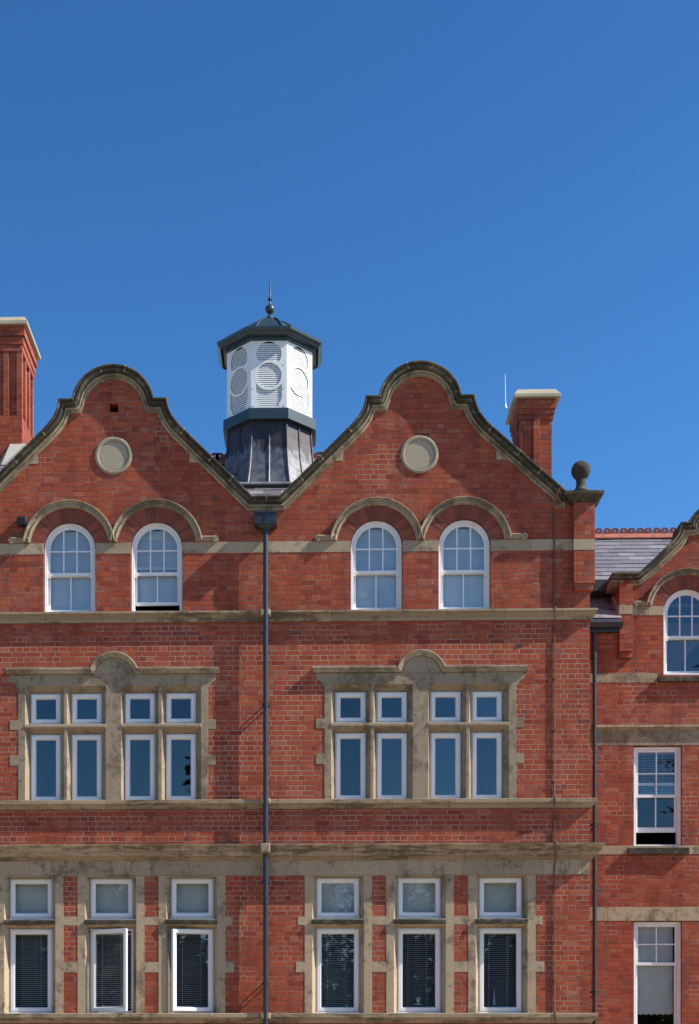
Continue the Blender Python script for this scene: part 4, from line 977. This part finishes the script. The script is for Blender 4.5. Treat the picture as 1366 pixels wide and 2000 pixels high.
mb = MB(); mb.tube([(X(1096, -.2), -0.195, Z(952, -.2)), (X(1101, -.2), -0.21, Z(945, -.2))], 0.018, 8); mb.build('terminal', M['metal'], LC, smooth=50)
ROD = root('lightning_rod', 'thin pale lightning rod standing at the cap of the right chimney', 'lightning rod', (0, 0, 0))
yr = 1.45; mb = MB()
xh = X(1017.5, 1.0) - 0.11
mb.tube([(xh + 0.01, yr, Z(801, yr, 990)), (xh - 0.05, yr, Z(800, yr, 990)), (xh - 0.085, yr, Z(795, yr, 990)), (xh - 0.090, yr, Z(780, yr, 990)), (xh - 0.095, yr, Z(731, yr, 990))], [0.009, 0.009, 0.009, 0.009, 0.005], 8)
mb.build('rod', M['metal'], ROD, smooth=60)
mb = MB(); mb.box(xh - 0.02, xh + 0.012, yr - 0.03, yr + 0.03, Z(803, yr, 990), Z(799, yr, 990)); mb.build('bracket', M['metal'], ROD, bevel=0.003)

# ------------------------------------------------------------------ small box fixed beside the far left arch
LB = root('wall_light', 'small dark square wall light beside the far left arched hood mould', 'wall light', (0, 0, 0))
x0 = X(44.5) ; z0 = Z(1019, 0, 222)
mb = MB(); mb.slab(rect(x0 - 0.075, x0 + 0.075, z0 - 0.065, z0 + 0.07), [], -0.10, -0.001, outer_back=rect(x0 - 0.075, x0 + 0.075, z0 - 0.075, z0 + 0.075)); mb.build('housing', M['pipe'], LB, bevel=0.006)
mb = MB(); mb.slab(rect(x0 - 0.055, x0 + 0.055, z0 - 0.05, z0 + 0.045), [], -0.106, -0.1005); mb.build('lens', M['black'], LB, bevel=0.003)

# ------------------------------------------------------------------ blinds and things seen through the glass
def venetian(x0, x1, z0, z1, y, label, material, pitch=0.034, tilt=0.75, group='venetian blinds in the lower windows'):
    R = root('venetian_blind', label, 'blind', (0, 0, 0), group)
    mb = MB(); mb.box(x0, x1, y - 0.02, y + 0.02, z1 - 0.045, z1); mb.build('headrail', M['blind'], R)
    mb = MB(); z = z1 - 0.07; hw = 0.0125
    while z > z0:
        dy, dz = hw * cos(tilt), hw * sin(tilt)
        mb.hexa([(x0, y - dy, z - dz), (x1, y - dy, z - dz), (x1, y + dy, z + dz), (x0, y + dy, z + dz), (x0, y - dy, z - dz + 0.0015), (x1, y - dy, z - dz + 0.0015), (x1, y + dy, z + dz + 0.0015), (x0, y + dy, z + dz + 0.0015)])
        z -= pitch
    mb.build('slats', material, R, smooth=0)
    for t in (0.22, 0.72):
        xx = x0 + (x1 - x0) * t; mb = MB(); mb.box(xx - 0.0022, xx + 0.0022, y - 0.0165, y - 0.0145, z0, z1 - 0.045); mb.build('cord', M['pale blind'], R, smooth=0)
    mb = MB(); mb.box(x0, x1, y - 0.012, y + 0.012, z0 - 0.02, z0); mb.build('bottom_rail', M['blind'], R)
    return R
YB = YG + 0.16
names = {('R', 0): 'grey venetian blind closed in the plain window directly right of the central downpipe', ('R', 1): 'dark venetian blind behind the small white ornament in the middle lower window',
         ('R', 2): 'dark venetian blind behind the tall slim ornament, lower window nearest the conductor tape', ('L', 0): 'venetian blind in the shut far left lower window with trees reflected',
         ('L', 1): 'dark venetian blind in the lower window whose sash opens on its right edge', ('L', 2): 'dark venetian blind in the lower window whose sash opens on its left edge'}
for dx, t in ((0, 'R'), (DXG, 'L')):
    for i, (a, b_) in enumerate(L1):
        venetian(X(a) + dx + 0.05, X(b_) + dx - 0.05, Z(1966), Z(1818), YB, names[(t, i)], M['blind'] if (t, i) in (('R', 0), ('L', 0)) else M['blind dark'])
rl = {('R', 0): 'pale roller blind in the transom window directly right of the central downpipe', ('R', 1): 'pale roller blind in the transom window above the small white ornament',
      ('R', 2): 'pale roller blind in the transom window above the tall slim ornament', ('L', 0): 'pale roller blind in the far left transom window',
      ('L', 1): 'pale roller blind in the transom window above the sash open on its right edge', ('L', 2): 'pale roller blind in the transom window above the sash open on its left edge'}
for dx, t in ((0, 'R'), (DXG, 'L')):
    for i, (a, b_) in enumerate(L1):
        R = root('roller_blind', rl[(t, i)], 'blind', (0, 0, 0), 'pale roller blinds in the transom windows')
        x0, x1 = X(a) + dx + 0.03, X(b_) + dx - 0.03; mb = MB(); k = 14
        rows = [[(x0 + (x1 - x0) * j / k, YB + 0.004 * sin(j * 1.3 + ii * 0.7 + i) + 0.002 * random.random(), Z(1790) + (Z(1716) - Z(1790)) * ii / 10) for j in range(k + 1)] for ii in range(11)]
        mb.grid(rows, caps=False, closed=False); mb.build('cloth', M['pale blind'], R, smooth=60, recalc=False)
        mb = MB(); mb.tube([(x0, YB + 0.03, Z(1715)), (x1, YB + 0.03, Z(1715))], 0.02, 12); mb.build('roller', M['pale blind'], R, smooth=60)
        mb = MB(); mb.box(x0, x1, YB - 0.008, YB + 0.008, Z(1792), Z(1789.5)); mb.build('bottom_bar', M['upvc'], R)
M['net'] = plain('grey blue net', (0.66, 0.70, 0.74), 0.9, var=0.10, scale=2)
nl = {(0, 0): 'sheer grey blind filling the arched window directly right of the hopper', (0, 1): 'sheer grey blind filling the arched window nearest the corner pier',
      (1, 0): 'sheer grey blind filling the arched window beside the small wall light', (1, 1): 'sheer grey blind in the arched window whose sash is raised above a dark gap'}
for k_, dx in ((0, 0), (1, DXU)):
    for i, cx in enumerate(UP):
        R = root('sheer_blind', nl[(k_, i)], 'blind', (0, 0, 0), 'sheer blinds in the arched windows')
        x0, x1 = cx + dx - RW + 0.05, cx + dx + RW - 0.05; zb_ = Z(1168 if (k_, i) == (1, 1) else 1188); zt_ = Z(1024)
        mb = MB(); rows = []
        for ii in range(24):
            t = ii / 23; z = zb_ + (zt_ - zb_) * t; hw = RW - 0.05
            if z > UZ['spring']: hw = min(hw, sqrt(max((RW - 0.03)**2 - (z - UZ['spring'])**2, 0.0025)))
            rows.append([(cx + dx + hw * (2 * j / 12 - 1), 0.225 + 0.006 * sin(j * 1.9 + i) * (1 - t), z) for j in range(13)])
        mb.grid(rows, caps=False, closed=False); mb.build('cloth', M['net'], R, smooth=60, recalc=False)
        mb = MB(); rows = []
        for ii in range(5):
            z = Z(1042) + (zt_ - Z(1042)) * ii / 4; hw = sqrt(max((RW - 0.035)**2 - (z - UZ['spring'])**2, 0.0025))
            rows.append([(cx + dx + hw * (2 * j / 8 - 1), 0.215, z) for j in range(9)])
        mb.grid(rows, caps=False, closed=False); mb.build('folded_top', M['pale blind'], R, smooth=0, recalc=False)
# Roman blind in the lower wing window
R = root('roman_blind', 'cream Roman blind hanging in folds in the lower window of the set-back wing', 'blind', (0, 0, 0))
xa, xb = w1[0] + 0.10, w1[1] - 0.10; ya = YW + 0.26; mb = MB(); rows = []
zt0, zb0_ = wz(1812), wz(1981)
for i in range(61):
    t = i / 60; z = zt0 + (zb0_ - zt0) * t; fo = abs(((t * 5.0) % 1.0)); yy = ya - 0.018 * (fo ** 3)
    rows.append([(xa + (xb - xa) * j / 24, yy + 0.004 * sin(j * 0.9 + i * 0.13) , z + (0.012 * sin(j * 1.7) if i == 60 else 0)) for j in range(25)])
mb.grid(rows, caps=False, closed=False); mb.build('cloth', M['pale blind'], R, smooth=50, recalc=False)
mb = MB(); mb.box(xa, xb, ya - 0.02, ya + 0.02, zt0, zt0 + 0.03); mb.build('headrail', M['upvc'], R)
R = venetian(w1[0] + 0.09, w1[1] - 0.09, wz(1545), wz(1463), YW + 0.28, 'half-raised pale venetian blind in the first-floor window of the set-back wing', M['blind'], pitch=0.045, group=None)
# curtain swag behind the first upper window of the right gable
R = root('curtain', 'white net curtain tied back behind the arched window directly right of the hopper', 'curtain', (0, 0, 0))
xa, xb = UP[0] - 0.33, UP[0] + 0.08; mb = MB(); rows = []
for i in range(22):
    t = i / 21; zt1 = Z(1142) + 0.06 * t * t - 0.07 * sin(pi * t); rows.append([(xa + (xb - xa) * t, 0.206 + 0.004 * sin(i * 1.1 + j), zt1 - (0.10 - 0.05 * t) * j / 6) for j in range(7)])
mb.grid(rows, caps=False, closed=False); mb.build('swag', M['pale blind'], R, smooth=60, recalc=False)
mb = MB(); rows = [[(xb - 0.01 + 0.05 * j / 6 + 0.01 * sin(i * 0.5), 0.206 + 0.005 * sin(j * 2.2), Z(1138) + (Z(1188) - Z(1138)) * i / 14) for j in range(7)] for i in range(15)]
mb.grid(rows, caps=False, closed=False); mb.build('tail', M['pale blind'], R, smooth=60, recalc=False)
# ornaments on the sills
yo = YG + 0.118
x0 = X(819.5); zb_ = Z(1962.5)
mb = MB(); mb.lathe((x0, yo), [(0.0, zb_), (0.070, zb_), (0.072, zb_ + 0.012), (0.060, zb_ + 0.020), (0.020, zb_ + 0.032), (0.016, zb_ + 0.05), (0.030, zb_ + 0.07), (0.034, zb_ + 0.09), (0.024, zb_ + 0.105), (0.058, zb_ + 0.118), (0.030, zb_ + 0.135), (0.0, zb_ + 0.14)], 18)
tag(mb.build('ornament', M['white'], None, smooth=50), 'small white footed ornament on the sill of the middle lower window', 'ornament')
x0 = X(969.5)
mb = MB(); mb.lathe((x0, yo), [(0.0, zb_), (0.036, zb_), (0.030, zb_ + 0.03)] + [((0.028 - 0.0025 * i) * (1.15 if i % 2 else 0.8), zb_ + 0.05 + 0.024 * i) for i in range(9)] + [(0.002, zb_ + 0.27)], 14)
tag(mb.build('ornament', M['blind'], None, smooth=40), 'tall slim grey ornament on the sill of the lower window nearest the conductor tape', 'ornament')

# ------------------------------------------------------------------ trees in front of the building, seen mirrored in its panes, some added to darken the panes
def leafmat(name, c1, c2):
    m, n, b, out = mat(name); g = N(n)
    n.links.new(g.mix(g.island(), c1, c2), b.inputs['Base Color']); b.inputs['Roughness'].default_value = 0.7; return m
M['leaf'] = leafmat('broad leaves', (0.035, 0.06, 0.018), (0.075, 0.11, 0.03)); M['needle'] = leafmat('cedar needles', (0.02, 0.038, 0.022), (0.045, 0.065, 0.035))
M['bark'] = plain('bark', (0.09, 0.07, 0.05), 0.95, var=0.5, bump=0.5)
def tree(x, y, h, rad, label, conifer=False, name='broadleaf_tree'):
    R = root(name, label, 'tree', (x, y, 0), 'trees on the lawn facing the building')
    rnd = random.Random(int(x * 7 + y)); mb = MB()
    mb.tube([(0, 0, -0.3), (0.05, 0, h * 0.3), (-0.05, 0.1, h * 0.6), (0, 0, h * 0.93)], [h * 0.028, h * 0.02, h * 0.012, h * 0.003], 10)
    cl = []
    for i in range(60 if not conifer else 44):
        a = rnd.uniform(0, 2*pi); t = rnd.uniform(0.22 if conifer else 0.14, 0.98)
        rr = rad * (1.05 - t) * 1.25 * rnd.uniform(0.75, 1) if conifer else rad * sqrt(max(0.06, 1 - ((t - 0.52) / 0.48)**2)) * rnd.uniform(0.45, 1)
        tip = (rr * cos(a), rr * sin(a), h * t); mb.tube([(0, 0, h * max(0.18, t - (0.02 if conifer else 0.2))), (tip[0]*.5, tip[1]*.5, tip[2] + (0.1 if conifer else -0.2)), tip], [h*0.008, h*0.005, h*0.002], 6)
        cl.append(tip)
        if conifer:
            for s_ in (0.35, 0.6, 0.82): cl.append((tip[0]*s_, tip[1]*s_, tip[2]))
    mb.build('trunk', M['bark'], R, smooth=50)
    mb = MB()
    for c_ in cl:
        cr = rad * (0.20 if conifer else 0.30) * rnd.uniform(0.7, 1.25)
        for q in range(70 if conifer else 150):
            v = Vector((rnd.gauss(0, 0.5), rnd.gauss(0, 0.5), rnd.gauss(0, 0.10 if conifer else 0.42))) * cr; p = Vector(c_) + v
            s_ = rnd.uniform(0.09, 0.2) * (1 if conifer else 2.0); d1 = Vector((rnd.uniform(-1, 1), rnd.uniform(-1, 1), rnd.uniform(-.5, .5))).normalized() * s_; d2 = Vector((rnd.uniform(-1, 1), rnd.uniform(-1, 1), rnd.uniform(-1, 1))).normalized() * s_ * 0.6
            mb.poly([p - d1, p + d2, p + d1, p - d2])
    mb.build('crown', M['needle' if conifer else 'leaf'], R, smooth=0, recalc=False)
tree(X(-150) - 6.5, -42, 11.5, 6.5, 'broad green tree mirrored in the far left lower window')
tree(-1.5, -48, 12, 6.8, 'broad green tree mirrored in the middle lower windows')
tree(8.5, -46, 11.8, 6.0, 'broad green tree mirrored in the lower windows near the corner')
tree(17.5, -43, 12, 6.5, 'broad green tree added to darken the sash opened on its left edge')  # added out of view so the left-edge sash mirrors dark foliage
tree(-25, -14.5, 12, 6.0, 'broad green tree added to darken the sash opened on its right edge')  # unseen tree put in to darken the reflection of the right-edge sash
tree(19.5, -38, 19.0, 6.0, 'tall dark cedar mirrored in the first-floor window of the wing', True, 'cedar_tree')
tree(-4.5, -40, 15.5, 1.7, 'tall dark cedar mirrored in the second-storey windows on the left', True, 'cedar_tree')
